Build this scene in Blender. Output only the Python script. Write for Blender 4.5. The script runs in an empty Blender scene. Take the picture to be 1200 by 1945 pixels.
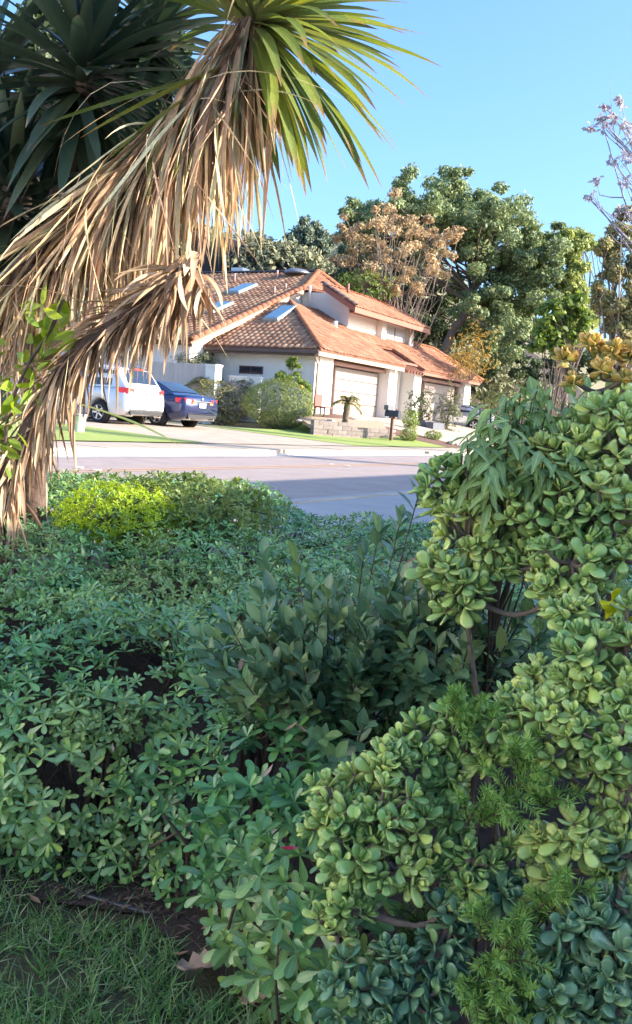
import bpy, math
import numpy as np
from mathutils import Matrix, Vector

# ------------------------------------------------------------------ camera, sky, sun, exposure
SC = bpy.context.scene
COL = SC.collection
RNG = np.random.default_rng(11)
F_PX, PITCH, ROLL, YAW = 1750.0, 5.93, 4.2, 29.35      # focal length in photo pixels, camera angles, angle of the street
CAM = np.array([0.0, 0.0, 1.55])
_p, _r = math.radians(PITCH), math.radians(ROLL)
FW = np.array([0, math.cos(_p), -math.sin(_p)]); _u = np.array([0, math.sin(_p), math.cos(_p)]); _x = np.array([1.0, 0, 0])
XR = math.cos(_r) * _x + math.sin(_r) * _u
UR = -math.sin(_r) * _x + math.cos(_r) * _u
cd = bpy.data.cameras.new('camera'); cam = bpy.data.objects.new('camera', cd); COL.objects.link(cam)
cd.sensor_fit = 'VERTICAL'; cd.sensor_height = 36.0; cd.lens = 36.0 * F_PX / 1945.0
cd.clip_start = 0.05; cd.clip_end = 6000
cam.matrix_world = Matrix(((XR[0], UR[0], -FW[0], CAM[0]), (XR[1], UR[1], -FW[1], CAM[1]), (XR[2], UR[2], -FW[2], CAM[2]), (0, 0, 0, 1)))
SC.camera = cam

SUN_EL = math.radians(22.0)
SUN_H = np.array([0.987, -0.16])
SUN_DIR = np.array([SUN_H[0] * math.cos(SUN_EL), SUN_H[1] * math.cos(SUN_EL), math.sin(SUN_EL)])
W_ = bpy.data.worlds.new('World'); SC.world = W_; W_.use_nodes = True
nt = W_.node_tree; nt.nodes.clear()
sky = nt.nodes.new('ShaderNodeTexSky'); sky.sky_type = 'NISHITA'; sky.sun_disc = False
sky.sun_elevation = SUN_EL; sky.sun_rotation = math.atan2(SUN_H[0], SUN_H[1])
sky.altitude = 100; sky.air_density = 1.15; sky.dust_density = 3.2; sky.ozone_density = 7.0
bg = nt.nodes.new('ShaderNodeBackground'); bg.inputs[1].default_value = 0.13
wo = nt.nodes.new('ShaderNodeOutputWorld')
nt.links.new(sky.outputs[0], bg.inputs[0]); nt.links.new(bg.outputs[0], wo.inputs[0])
sl = bpy.data.lights.new('sun', 'SUN'); sl.energy = 3.7; sl.angle = math.radians(0.5); sl.color = (1.0, 0.87, 0.72)
so = bpy.data.objects.new('sun', sl); COL.objects.link(so)
so.rotation_euler = Vector(SUN_DIR.tolist()).to_track_quat('Z', 'Y').to_euler()
so.location = (20, 0, 30)
SC.view_settings.view_transform = 'Standard'; SC.view_settings.look = 'None'
SC.view_settings.exposure = 1.95; SC.view_settings.gamma = 1.0; SC.view_settings.use_curve_mapping = False
SC.render.engine = 'CYCLES'
SC.cycles.max_bounces = 8; SC.cycles.diffuse_bounces = 2; SC.cycles.transparent_max_bounces = 8
SC.cycles.use_denoising = True

# ------------------------------------------------------------------ frames
_y = math.radians(YAW)
D = np.array([math.sin(_y), math.cos(_y), 0.0])        # along the street, to the right and away
N = np.array([-math.cos(_y), math.sin(_y), 0.0])       # across the street, away from us
O = np.array([0.31, 41.2, 1.685])                      # foot of the first garage door
ROT_H = math.radians(90 - YAW)

def ray(px, py): return (px - 600) / F_PX * XR - (py - 972.5) / F_PX * UR + FW
def at(px, py, z): return CAM + z * ray(px, py)
def uv(P): q = np.asarray(P, float) - O; return np.array([q @ D, q @ N])
def W(u, v, z): return np.array([O[0] + u * D[0] + v * N[0], O[1] + u * D[1] + v * N[1], z])
def L2(u, v, z): return W(u, v, z + O[2])              # house-local height
def sstep(a, b, x): t = np.clip((x - a) / (b - a), 0, 1); return t * t * (3 - 2 * t)

Z_ROAD = 0.58
V_FAR, V_MID, V_NEAR = -8.65, -11.05, -14.95
def gh(u, v):
    u = np.asarray(u, float); v = np.asarray(v, float)
    near = 0.55 * sstep(-18.0, -16.6, v)
    T = 0.90 + 0.77 * sstep(-5.2, -2.2, u) + 0.0 * v
    far = 0.70 + (T - 0.70) * np.clip((v + 7) / 6.0, 0, 1)
    v0 = 14 - 12.5 * sstep(17.5, 24, u)
    hill = np.clip(v - v0, 0, None)
    far = far + (6.0 + 11 * sstep(17.5, 26, u)) * (1 - np.exp(-hill * (0.038 + .03 * sstep(17.5, 26, u)))) * sstep(-60, -5, u)
    z = np.where(v < V_NEAR - .05, near, np.where(v < V_FAR + 1.72, 0.42, far))
    return z
def ghw(P): a = uv(P); return float(gh(a[0], a[1]))
def gpx(px, py, it=40):
    """point of the ground seen at a photo pixel"""
    r = ray(px, py); lo, hi = 1.0, 90.0
    f = lambda t: (CAM + t * r)[2] - ghw(CAM + t * r)
    ts = np.linspace(1.5, 90, 400); prev = ts[0]
    for t in ts[1:]:
        if f(t) <= 0:
            lo, hi = prev, t; break
        prev = t
    for _ in range(it):
        m = (lo + hi) / 2
        if f(m) > 0: lo = m
        else: hi = m
    return CAM + hi * r

# ------------------------------------------------------------------ materials
MATS = {}
def nodes_of(name):
    m = bpy.data.materials.new(name); m.use_nodes = True; MATS[name] = m
    t = m.node_tree; b = t.nodes['Principled BSDF']
    return m, t, b
def c4(c): return (c[0], c[1], c[2], 1.0)
def mat(name, col, rough=0.7, col2=None, scale=6.0, amt=0.5, bump=0.0, bscale=60.0, spec=0.4, metal=0.0, detail=6.0, obj_var=0.0, streak=None):
    if name in MATS: return MATS[name]
    m, t, b = nodes_of(name); n = t.nodes; l = t.links
    tc = n.new('ShaderNodeTexCoord')
    vec = tc.outputs['Object']
    if streak:
        mp = n.new('ShaderNodeMapping'); mp.inputs['Scale'].default_value = streak; l.new(vec, mp.inputs[0]); vec = mp.outputs[0]
    b.inputs['Roughness'].default_value = rough; b.inputs['Metallic'].default_value = metal
    b.inputs['Specular IOR Level'].default_value = spec
    if col2 is None: col2 = tuple(c * 0.75 for c in col)
    nz = n.new('ShaderNodeTexNoise'); nz.inputs['Scale'].default_value = scale; nz.inputs['Detail'].default_value = detail; nz.inputs['Roughness'].default_value = 0.65
    l.new(vec, nz.inputs['Vector'])
    rp = n.new('ShaderNodeValToRGB'); rp.color_ramp.elements[0].position = 0.5 - 0.3 * amt - .02; rp.color_ramp.elements[1].position = 0.5 + 0.3 * amt + .02
    rp.color_ramp.elements[0].color = c4(col2); rp.color_ramp.elements[1].color = c4(col)
    l.new(nz.outputs[0], rp.inputs[0])
    out = rp.outputs[0]
    if obj_var:
        oi = n.new('ShaderNodeObjectInfo'); hv = n.new('ShaderNodeHueSaturation')
        mr = n.new('ShaderNodeMapRange'); mr.inputs[3].default_value = 1 - obj_var; mr.inputs[4].default_value = 1 + obj_var
        l.new(oi.outputs['Random'], mr.inputs[0]); l.new(mr.outputs[0], hv.inputs['Value']); l.new(out, hv.inputs['Color']); out = hv.outputs[0]
    l.new(out, b.inputs['Base Color'])
    if bump:
        n2 = n.new('ShaderNodeTexNoise'); n2.inputs['Scale'].default_value = bscale; n2.inputs['Detail'].default_value = 4
        l.new(vec, n2.inputs['Vector'])
        bp = n.new('ShaderNodeBump'); bp.inputs['Strength'].default_value = bump; bp.inputs['Distance'].default_value = 0.01
        l.new(n2.outputs[0], bp.inputs['Height']); l.new(bp.outputs[0], b.inputs['Normal'])
    return m
def plain(name, col, rough=0.5, metal=0.0, spec=0.5, coat=0.0, emit=None):
    if name in MATS: return MATS[name]
    m, t, b = nodes_of(name)
    b.inputs['Base Color'].default_value = c4(col); b.inputs['Roughness'].default_value = rough; b.inputs['Metallic'].default_value = metal
    b.inputs['Specular IOR Level'].default_value = spec; b.inputs['Coat Weight'].default_value = coat; b.inputs['Coat Roughness'].default_value = 0.05
    return m
def leafmat(name, cols, rough=0.4, trans=0.25, tip=None, tip_at=(0.8, 1.0), base=None, vein=0.0, edge=None, spec=0.5, tcol=None, drift=None):
    """cols: list of colours picked at random per leaf; tip / base: colours along the leaf; edge: colour on the rim"""
    if name in MATS: return MATS[name]
    m, t, b = nodes_of(name); n = t.nodes; l = t.links
    ge = n.new('ShaderNodeNewGeometry'); oi = n.new('ShaderNodeObjectInfo')
    ad = n.new('ShaderNodeMath'); ad.operation = 'ADD'; l.new(ge.outputs['Random Per Island'], ad.inputs[0]); l.new(oi.outputs['Random'], ad.inputs[1])
    fr = n.new('ShaderNodeMath'); fr.operation = 'FRACT'; l.new(ad.outputs[0], fr.inputs[0])
    rp = n.new('ShaderNodeValToRGB'); rp.color_ramp.interpolation = 'LINEAR'
    els = rp.color_ramp.elements
    while len(els) < len(cols): els.new(0.5)
    for i, c in enumerate(cols):
        els[i].position = i / max(1, len(cols) - 1); els[i].color = c4(c)
    l.new(fr.outputs[0], rp.inputs[0]); out = rp.outputs[0]
    at_ = n.new('ShaderNodeAttribute'); at_.attribute_name = 'leaf'
    sp = n.new('ShaderNodeSeparateXYZ'); l.new(at_.outputs['Vector'], sp.inputs[0])
    def blend(fac, colour, out):
        mx = n.new('ShaderNodeMix'); mx.data_type = 'RGBA'; l.new(fac, mx.inputs[0]); l.new(out, mx.inputs[6]); mx.inputs[7].default_value = c4(colour); return mx.outputs[2]
    def rng(src, a, bb, lo=0.0, hi=1.0):
        mr = n.new('ShaderNodeMapRange'); mr.inputs[1].default_value = a; mr.inputs[2].default_value = bb; mr.inputs[3].default_value = lo; mr.inputs[4].default_value = hi; l.new(src, mr.inputs[0]); return mr.outputs[0]
    if base: out = blend(rng(sp.outputs[0], 0.0, 0.45, 0.8, 0.0), base, out)
    if vein:
        ab = n.new('ShaderNodeMath'); ab.operation = 'ABSOLUTE'; l.new(sp.outputs[1], ab.inputs[0])
        out = blend(rng(ab.outputs[0], 0.0, 0.3, vein, 0.0), tuple(min(1, c * 2.2 + .03) for c in cols[len(cols) // 2]), out)
    if edge:
        ab = n.new('ShaderNodeMath'); ab.operation = 'ABSOLUTE'; l.new(sp.outputs[1], ab.inputs[0])
        out = blend(rng(ab.outputs[0], 0.7, 1.0, 0.0, 0.8), edge, out)
    if tip: out = blend(rng(sp.outputs[0], tip_at[0], tip_at[1]), tip, out)
    nz = n.new('ShaderNodeTexNoise'); nz.inputs['Scale'].default_value = 40
    hv = n.new('ShaderNodeHueSaturation'); l.new(rng(nz.outputs[0], 0.3, 0.7, 0.8, 1.2), hv.inputs['Value']); l.new(out, hv.inputs['Color']); out = hv.outputs[0]
    if drift:
        tc = n.new('ShaderNodeNewGeometry'); n3 = n.new('ShaderNodeTexNoise'); n3.inputs['Scale'].default_value = drift[0]; n3.inputs['Detail'].default_value = 3; l.new(tc.outputs['Position'], n3.inputs['Vector'])
        h3 = n.new('ShaderNodeHueSaturation'); l.new(rng(n3.outputs[0], .35, .65, .5 + drift[1], .5 - drift[1]), h3.inputs['Hue']); l.new(rng(n3.outputs[0], .35, .65, 1 - drift[2], 1 + drift[2]), h3.inputs['Value']); l.new(out, h3.inputs['Color']); out = h3.outputs[0]
    l.new(out, b.inputs['Base Color']); b.inputs['Roughness'].default_value = rough; b.inputs['Specular IOR Level'].default_value = spec
    if trans:
        tr = n.new('ShaderNodeBsdfTranslucent')
        h2 = n.new('ShaderNodeHueSaturation'); h2.inputs['Hue'].default_value = 0.48; h2.inputs['Saturation'].default_value = 1.15; h2.inputs['Value'].default_value = 1.7
        l.new(out, h2.inputs['Color']); l.new(h2.outputs[0], tr.inputs[0])
        ms = n.new('ShaderNodeMixShader'); ms.inputs[0].default_value = trans
        mo = [q for q in n if q.type == 'OUTPUT_MATERIAL'][0]
        l.new(b.outputs[0], ms.inputs[1]); l.new(tr.outputs[0], ms.inputs[2]); l.new(ms.outputs[0], mo.inputs[0])
    return m

# ------------------------------------------------------------------ objects
def tag(o, label=None, cat=None, group=None, kind=None):
    if label: o['label'] = label
    if cat: o['category'] = cat
    if group: o['group'] = group
    if kind: o['kind'] = kind
    return o
def empty(name, loc, rz=0.0, **kw):
    o = bpy.data.objects.new(name, None); COL.objects.link(o); o.location = [float(c) for c in loc]; o.rotation_euler = (0, 0, rz)
    o.empty_display_size = 0.1
    return tag(o, **kw)
def link(name, me, parent=None, **kw):
    o = bpy.data.objects.new(name, me); COL.objects.link(o)
    if parent is not None: o.parent = parent
    return tag(o, **kw)
def np_mesh(name, V, Fq, m=None, leaf=None, smooth=False, tris=None):
    """V (n,3), Fq (k,4) quads, tris (k,3)"""
    me = bpy.data.meshes.new(name)
    V = np.ascontiguousarray(V, np.float32)
    Fq = np.zeros((0, 4), np.int32) if Fq is None else np.asarray(Fq, np.int32).reshape(-1, 4)
    Ft = np.zeros((0, 3), np.int32) if tris is None else np.asarray(tris, np.int32).reshape(-1, 3)
    me.vertices.add(len(V)); me.vertices.foreach_set('co', V.ravel())
    nl = Fq.size + Ft.size
    me.loops.add(nl); me.loops.foreach_set('vertex_index', np.concatenate([Fq.ravel(), Ft.ravel()]).astype(np.int32))
    tot = np.concatenate([np.full(len(Fq), 4), np.full(len(Ft), 3)]).astype(np.int32)
    me.polygons.add(len(tot))
    me.polygons.foreach_set('loop_start', (np.cumsum(tot) - tot).astype(np.int32)); me.polygons.foreach_set('loop_total', tot)
    if smooth: me.polygons.foreach_set('use_smooth', np.ones(len(tot), bool))
    if leaf is not None:
        a = me.attributes.new('leaf', 'FLOAT_VECTOR', 'POINT')
        q = np.zeros((len(V), 3), np.float32); q[:, :2] = leaf; a.data.foreach_set('vector', q.ravel())
    me.update(calc_edges=True)
    if m: me.materials.append(m)
    return me
class MB:
    """collects boxes, prisms, tubes; builds ONE mesh object"""
    def __init__(s): s.V = []; s.F = []; s.n = 0
    def add(s, V, F):
        s.V += [tuple(float(c) for c in p) for p in V]; s.F += [tuple(int(i) + s.n for i in f) for f in F]; s.n += len(V); return s
    def box(s, a, b, M=None):
        x0, y0, z0 = a; x1, y1, z1 = b
        V = [(x0, y0, z0), (x1, y0, z0), (x1, y1, z0), (x0, y1, z0), (x0, y0, z1), (x1, y0, z1), (x1, y1, z1), (x0, y1, z1)]
        if M is not None: V = [tuple(M @ Vector(p)) for p in V]
        return s.add(V, [(0, 3, 2, 1), (4, 5, 6, 7), (0, 1, 5, 4), (1, 2, 6, 5), (2, 3, 7, 6), (3, 0, 4, 7)])
    def prism(s, poly, off):
        """polygon of 3-D points extruded by the vector off"""
        n = len(poly); off = np.asarray(off, float); P = [np.asarray(p, float) for p in poly]
        V = P + [p + off for p in P]
        F = [tuple(range(n))[::-1], tuple(range(n, 2 * n))] + [(i, (i + 1) % n, (i + 1) % n + n, i + n) for i in range(n)]
        return s.add(V, F)
    def tube(s, pts, rad, seg=6, cap=True):
        V, F = tube_arrays(pts, rad, seg)
        s.add(V, F)
        if cap:
            n0 = s.n - len(V); s.F += [tuple(n0 + i for i in range(seg))[::-1], tuple(n0 + len(V) - seg + i for i in range(seg))]
        return s
    def lathe(s, prof, seg=12, M=None):
        V = []; F = []
        for (r, z) in prof:
            for k in range(seg):
                a = 2 * math.pi * k / seg; p = Vector((r * math.cos(a), r * math.sin(a), z)); V.append(tuple(M @ p) if M is not None else tuple(p))
        for i in range(len(prof) - 1):
            for k in range(seg): F.append((i * seg + k, i * seg + (k + 1) % seg, (i + 1) * seg + (k + 1) % seg, (i + 1) * seg + k))
        F += [tuple(range(seg))[::-1], tuple((len(prof) - 1) * seg + k for k in range(seg))]
        return s.add(V, F)
    def build(s, name, m, parent=None, smooth=False, bevel=0.0, **kw):
        me = bpy.data.meshes.new(name); me.from_pydata(s.V, [], s.F); me.update()
        if smooth: me.polygons.foreach_set('use_smooth', np.ones(len(me.polygons), bool))
        if m: me.materials.append(m)
        o = link(name, me, parent, **kw)
        if bevel:
            bv = o.modifiers.new('bevel', 'BEVEL'); bv.width = bevel; bv.segments = 2; bv.limit_method = 'ANGLE'
        return o
def tube_arrays(pts, rad, seg=6):
    P = np.asarray(pts, float); n = len(P)
    R_ = np.full(n, rad, float) if np.isscalar(rad) else np.asarray(rad, float)
    T = np.gradient(P, axis=0); T /= np.linalg.norm(T, axis=1)[:, None] + 1e-12
    ref = np.array([0, 0, 1.0]) if abs(T[:, 2]).mean() < 0.8 else np.array([1.0, 0, 0])
    A = np.cross(T, ref); A /= np.linalg.norm(A, axis=1)[:, None] + 1e-12; B = np.cross(T, A)
    ang = np.linspace(0, 2 * np.pi, seg, endpoint=False)
    V = (P[:, None] + R_[:, None, None] * (np.cos(ang)[None, :, None] * A[:, None] + np.sin(ang)[None, :, None] * B[:, None])).reshape(-1, 3)
    F = [(i * seg + k, i * seg + (k + 1) % seg, (i + 1) * seg + (k + 1) % seg, (i + 1) * seg + k) for i in range(n - 1) for k in range(seg)]
    return V, np.array(F, int).reshape(-1, 4)
def many_tubes(name, tubes, seg, m, parent=None, **kw):
    Vs = []; Fs = []; n = 0
    for pts, rad in tubes:
        V, F = tube_arrays(pts, rad, seg); Vs.append(V); Fs.append(F + n); n += len(V)
    return link(name, np_mesh(name, np.concatenate(Vs), np.concatenate(Fs), m, smooth=True), parent, **kw)
def smooth_path(pts, n=14):
    P = np.asarray(pts, float); t = np.linspace(0, len(P) - 1, n); out = []
    for x in t:
        i = min(int(x), len(P) - 2); f = x - i
        p0 = P[max(i - 1, 0)]; p1 = P[i]; p2 = P[i + 1]; p3 = P[min(i + 2, len(P) - 1)]
        out.append(0.5 * ((2 * p1) + (-p0 + p2) * f + (2 * p0 - 5 * p1 + 4 * p2 - p3) * f * f + (-p0 + 3 * p1 - 3 * p2 + p3) * f ** 3))
    return np.array(out)

# ------------------------------------------------------------------ leaves
def unit(v): return v / (np.linalg.norm(v, axis=-1, keepdims=True) + 1e-12)
def leaf_tmpl(ts, ws, fold=0.12, bend=0.1, cols=3):
    """flat folded leaf along +Y, length 1, width by profile; quads"""
    V = []; Lf = []
    for t, w in zip(ts, ws):
        xs = (-1, 0, 1) if cols == 3 else (-1, 1)
        for x in xs:
            V.append((x * w, t, abs(x) * w * fold * 2 - bend * t * t)); Lf.append((t, x))
    k = cols; F = [(i * k + j, i * k + j + 1, (i + 1) * k + j + 1, (i + 1) * k + j) for i in range(len(ts) - 1) for j in range(k - 1)]
    return np.array(V), np.array(F), np.array(Lf)
T_OBOV = leaf_tmpl([0, .3, .6, .82, .95, 1], [.03, .09, .165, .175, .11, .035], .10, .18)
T_OBOV2 = leaf_tmpl([0, .35, .75, 1], [.03, .13, .19, .07], .18, .05)
T_OVAL = leaf_tmpl([0, .12, .4, .7, .9, 1], [.02, .10, .22, .20, .09, .01], .14, .12)
T_LANC = leaf_tmpl([0, .15, .45, .75, 1], [.015, .08, .12, .07, .004], .2, .35)
T_SIMPLE = leaf_tmpl([0, .55, 1], [.08, .3, .05], .1, .15, cols=2)
T_NEEDLE = leaf_tmpl([0, .6, 1], [.045, .045, .01], 0, .1, cols=2)
T_BLADE = leaf_tmpl([0, .4, .75, 1], [.018, .016, .010, .001], 0, .5, cols=2)
def jade_tmpl():
    ts = [0, .12, .35, .6, .82, .95, 1.0]; ws = [.05, .10, .22, .31, .30, .17, .02]; th = [.05, .06, .07, .075, .06, .035, .01]
    ring = [(-1, 0), (-.55, 1), (.55, 1), (1, 0), (.55, -1), (-.55, -1)]
    V = []; Lf = []
    for t, w, h in zip(ts, ws, th):
        for (a, b) in ring: V.append((a * w, t, b * h + .22 * t * t + .10 * abs(a) * w * 2)); Lf.append((t, a))
    k = 6; F = [(i * k + j, i * k + (j + 1) % k, (i + 1) * k + (j + 1) % k, (i + 1) * k + j) for i in range(len(ts) - 1) for j in range(k)]
    return np.array(V), np.array(F), np.array(Lf)
T_JADE = jade_tmpl()
def frames(along, nrm):
    """rotation matrices with columns side, along, normal"""
    y = unit(along); x = unit(np.cross(y, nrm)); z = np.cross(x, y)
    return np.stack([x, y, z], -1)
def cloud_arrays(tm, pos, rot, scl):
    V, F, Lf = tm; k = len(V); n = len(pos)
    sc = scl if scl.ndim == 2 else np.repeat(scl[:, None], 3, 1)
    P = np.einsum('nij,nkj->nki', rot, V[None] * sc[:, None, :]) + pos[:, None]
    FF = (F[None] + (np.arange(n) * k)[:, None, None]).reshape(-1, 4)
    return P.reshape(-1, 3), FF, np.tile(Lf, (n, 1))
def cloud(name, tm, pos, rot, scl, m, parent=None, smooth=True, **kw):
    V, F, Lf = cloud_arrays(tm, pos, rot, scl)
    return link(name, np_mesh(name, V, F, m, Lf, smooth), parent, **kw)
def singles(name, tm, pos, rot, scl, m, parent, smooth=True):
    """one object per leaf, sharing the mesh; parent is at the origin of the world in rotation"""
    me = np_mesh(name, tm[0], tm[1], m, tm[2], smooth)
    off = np.array(parent.location) if parent is not None else np.zeros(3)
    for p, r, s in zip(pos, rot, scl):
        o = bpy.data.objects.new(name, me); COL.objects.link(o); o.parent = parent
        s3 = s if np.ndim(s) else (s, s, s)
        M = Matrix.Identity(4)
        for i in range(3):
            for j in range(3): M[i][j] = float(r[i, j] * s3[j])
            M[i][3] = float(p[i] - off[i])
        o.matrix_basis = M
def project(P):
    d = np.asarray(P) - CAM; z = d @ FW
    return 600 + F_PX * (d @ XR) / z, 972.5 - F_PX * (d @ UR) / z, z
def foliage(parent, tm, pos, rot, scl, m, front=None, n_single=300, part='leaf', mass='foliage'):
    """the leaves that show largest are parts of their own, the rest one mass"""
    s = scl if scl.ndim == 1 else scl[:, 1]
    x, y, z = project(pos)
    vis = (x > 0) & (x < 1200) & (y > 0) & (y < 1945) & (z > .3)
    view = unit(pos - CAM); face = np.abs(np.einsum('ij,ij->i', rot[:, :, 2], view))
    sc = np.where(vis, s / z * (0.3 + face), 0)
    if front is not None: sc = sc * front
    idx = np.argsort(-sc)[:n_single]; idx = idx[sc[idx] > 0]
    sel = np.zeros(len(pos), bool); sel[idx] = True
    singles(part, tm, pos[sel], rot[sel], scl[sel], m, parent)
    if (~sel).any():
        o = cloud(mass, tm, pos[~sel], rot[~sel], scl[~sel], m, None, kind='stuff')
        o.parent = parent; o.matrix_parent_inverse = Matrix.Translation(-Vector(parent.location))
    return sel
def attach(o, parent):
    o.parent = parent; o.matrix_parent_inverse = Matrix.Translation(-Vector(parent.location)); return o
def rand_unit(n): return unit(RNG.normal(size=(n, 3)))
def perp_basis(a):
    ref = np.where(np.abs(a[:, 2:3]) < .9, np.array([[0, 0, 1.0]]), np.array([[1.0, 0, 0]]))
    e1 = unit(np.cross(a, ref)); return e1, np.cross(a, e1)
def whorls(P, A, k, length, e0=12, e1=65, jit=.25):
    """k leaves round every tip P with axis A: outer ones flat, inner ones steep; returns pos, rot, scale, order"""
    n = len(P); e1_, e2_ = perp_basis(A)
    ph0 = RNG.uniform(0, 2 * np.pi, n)
    pos = []; rot = []; scl = []
    for j in range(k):
        f = j / max(1, k - 1)
        ph = ph0 + j * 2.39996 + RNG.normal(0, .2, n); el = np.radians(e0 + (e1 - e0) * f ** 1.3) + RNG.normal(0, jit, n)
        rad = np.cos(ph)[:, None] * e1_ + np.sin(ph)[:, None] * e2_
        al = np.cos(el)[:, None] * rad + np.sin(el)[:, None] * A
        nr = -np.sin(el)[:, None] * rad + np.cos(el)[:, None] * A + RNG.normal(0, .15, (n, 3))
        L = (length if np.isscalar(length) else length) * (1.0 - .45 * f) * RNG.uniform(.8, 1.2, n)
        pos.append(P + A * (L * .18 * f)[:, None]); rot.append(frames(al, nr)); scl.append(L)
    return np.concatenate(pos), np.concatenate(rot), np.concatenate(scl)

def spread_out(P, r):
    """keep points at least r apart (r may vary per point)"""
    cell = {}; keep = []; r = np.full(len(P), r) if np.isscalar(r) else r; h = float(r.max())
    for i, p in enumerate(P):
        k = (int(p[0] // h), int(p[1] // h), int(p[2] // h)); ok = True
        for a in (-1, 0, 1):
            for b in (-1, 0, 1):
                for c in (-1, 0, 1):
                    for j in cell.get((k[0] + a, k[1] + b, k[2] + c), ()):
                        if (P[j][0] - p[0]) ** 2 + (P[j][1] - p[1]) ** 2 + (P[j][2] - p[2]) ** 2 < r[i] ** 2: ok = False; break
                    if not ok: break
                if not ok: break
            if not ok: break
        if ok: keep.append(i); cell.setdefault(k, []).append(i)
    return np.array(keep)

# ================================================================== the setting
M_GROUND = mat('dry_ground', (0.22, 0.18, 0.12), 0.95, (0.10, 0.11, 0.05), 0.9, 0.6, 0.4, 20)
M_SOIL = mat('soil', (0.075, 0.055, 0.042), 0.95, (0.03, 0.022, 0.018), 9, 0.6, 0.8, 90)
M_NEARLAWN = mat('near_lawn_earth', (0.07, 0.085, 0.035), 0.95, (0.05, 0.04, 0.028), 7, 0.6, 0.8, 70)
M_ASPHALT = mat('asphalt', (0.41, 0.335, 0.305), 0.9, (0.29, 0.235, 0.215), 1.7, 1.0, 0.5, 160, spec=.25)
M_CONC = mat('concrete', (0.48, 0.40, 0.315), 0.9, (0.34, 0.28, 0.215), 1.2, 0.6, 0.3, 60, spec=.25)
M_KERB = mat('kerb_concrete', (0.54, 0.48, 0.40), 0.9, (0.36, 0.31, 0.26), 1.6, 0.6, 0.3, 60, spec=.25)
M_GUTTER = mat('gutter_concrete', (0.42, 0.40, 0.38), 0.9, (0.33, 0.31, 0.30), 1.1, 0.6, 0.3, 60, spec=.25)
M_LINE = mat('worn_yellow_paint', (0.55, 0.31, 0.15), 0.8, (0.42, 0.28, 0.19), 2.5, 0.7)
M_FARLAWN = mat('far_lawn_turf', (0.30, 0.36, 0.09), 0.95, (0.22, 0.28, 0.06), 1.4, 0.7, 0.6, 40)
M_BARK = mat('bark_mulch', (0.20, 0.11, 0.075), 0.95, (0.09, 0.05, 0.04), 9, 0.8, 0.8, 60)

def sinh_axis(lo, hi, n, c, k):
    t = np.linspace(-1, 1, n); s = np.sinh(k * t) / np.sinh(k)
    return np.where(s < 0, c + s * (c - lo), c + s * (hi - c))
us = np.unique(np.concatenate([sinh_axis(-3000, 3000, 90, -10, 6.5), np.linspace(-60, 60, 121)]))
vs = np.unique(np.concatenate([sinh_axis(-3000, 3000, 90, -10, 6.5), np.linspace(-30, 60, 151), np.linspace(-18.4, -16.2, 23), [V_NEAR - .051, V_NEAR - .049, V_FAR + 1.719, V_FAR + 1.721]]))
UU, VV = np.meshgrid(us, vs, indexing='ij'); ZZ = gh(UU, VV)
PG = np.stack([O[0] + UU * D[0] + VV * N[0], O[1] + UU * D[1] + VV * N[1], ZZ], -1)
a_, b_ = PG.shape[:2]; I_ = np.arange(a_ * b_).reshape(a_, b_)
FQ = np.stack([I_[:-1, :-1], I_[1:, :-1], I_[1:, 1:], I_[:-1, 1:]], -1).reshape(-1, 4)
link('ground', np_mesh('ground', PG.reshape(-1, 3), FQ, M_GROUND, smooth=True), kind='structure')

def sheet(name, u0, u1, v0, v1, m, lift, nu=40, nv=6, zfix=None, shape=None, parent=None):
    U, Vv = np.meshgrid(np.linspace(u0, u1, nu), np.linspace(v0, v1, nv), indexing='ij')
    if shape is not None: U, Vv = shape(U, Vv)
    Z = gh(U, Vv) + lift if zfix is None else np.full_like(U, zfix)
    P = np.stack([O[0] + U * D[0] + Vv * N[0], O[1] + U * D[1] + Vv * N[1], Z], -1)
    I = np.arange(U.size).reshape(U.shape)
    Fq = np.stack([I[:-1, :-1], I[1:, :-1], I[1:, 1:], I[:-1, 1:]], -1).reshape(-1, 4)
    o = link(name, np_mesh(name, P.reshape(-1, 3), Fq, m), parent, kind='structure')
    return o
sheet('road', -150, 200, V_NEAR + .3, V_FAR - .3, M_ASPHALT, 0, 60, 8, Z_ROAD)
sheet('gutter', -150, 200, V_NEAR - .02, V_NEAR + .42, M_GUTTER, 0, 60, 3, Z_ROAD + .006)
sheet('gutter', -150, 200, V_FAR - .42, V_FAR + .02, M_GUTTER, 0, 60, 3, Z_ROAD + .006)
for dv in (-.13, .13):
    sheet('lane_line', -150, 200, V_MID + dv - .055, V_MID + dv + .055, M_LINE, 0, 60, 2, Z_ROAD + .004)
def kerb(v0, v1, u0, u1):
    b = MB(); b.prism([W(u0, v0, .4), W(u0, v1, .4), W(u0, v1, .705), W(u0, v0 + (.05 if v0 > v1 - 1 else 0), .705)], (u1 - u0) * D)
    return b
# far kerb in cast lengths with a dropped stretch at the driveways
M_J = M_KERB
uu = -60.0
while uu < 70:
    dropped = (-19.5 < uu + 1.5 < -10.0) or (3.0 < uu + 1.5 < 14.0)
    h = .62 if dropped else .705
    b = MB(); b.prism([W(uu, V_FAR, .4), W(uu, V_FAR + .16, .4), W(uu, V_FAR + .16, h), W(uu, V_FAR + .035, h), W(uu, V_FAR, h - .03)], 2.985 * D)
    b.build('kerb', M_J, None, kind='structure'); uu += 3.0
b = MB(); b.prism([W(-60, V_NEAR, .4), W(-60, V_NEAR - .16, .4), W(-60, V_NEAR - .16, .66), W(-60, V_NEAR, .64)], 130 * D); b.build('kerb', M_J, None, kind='structure')
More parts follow.
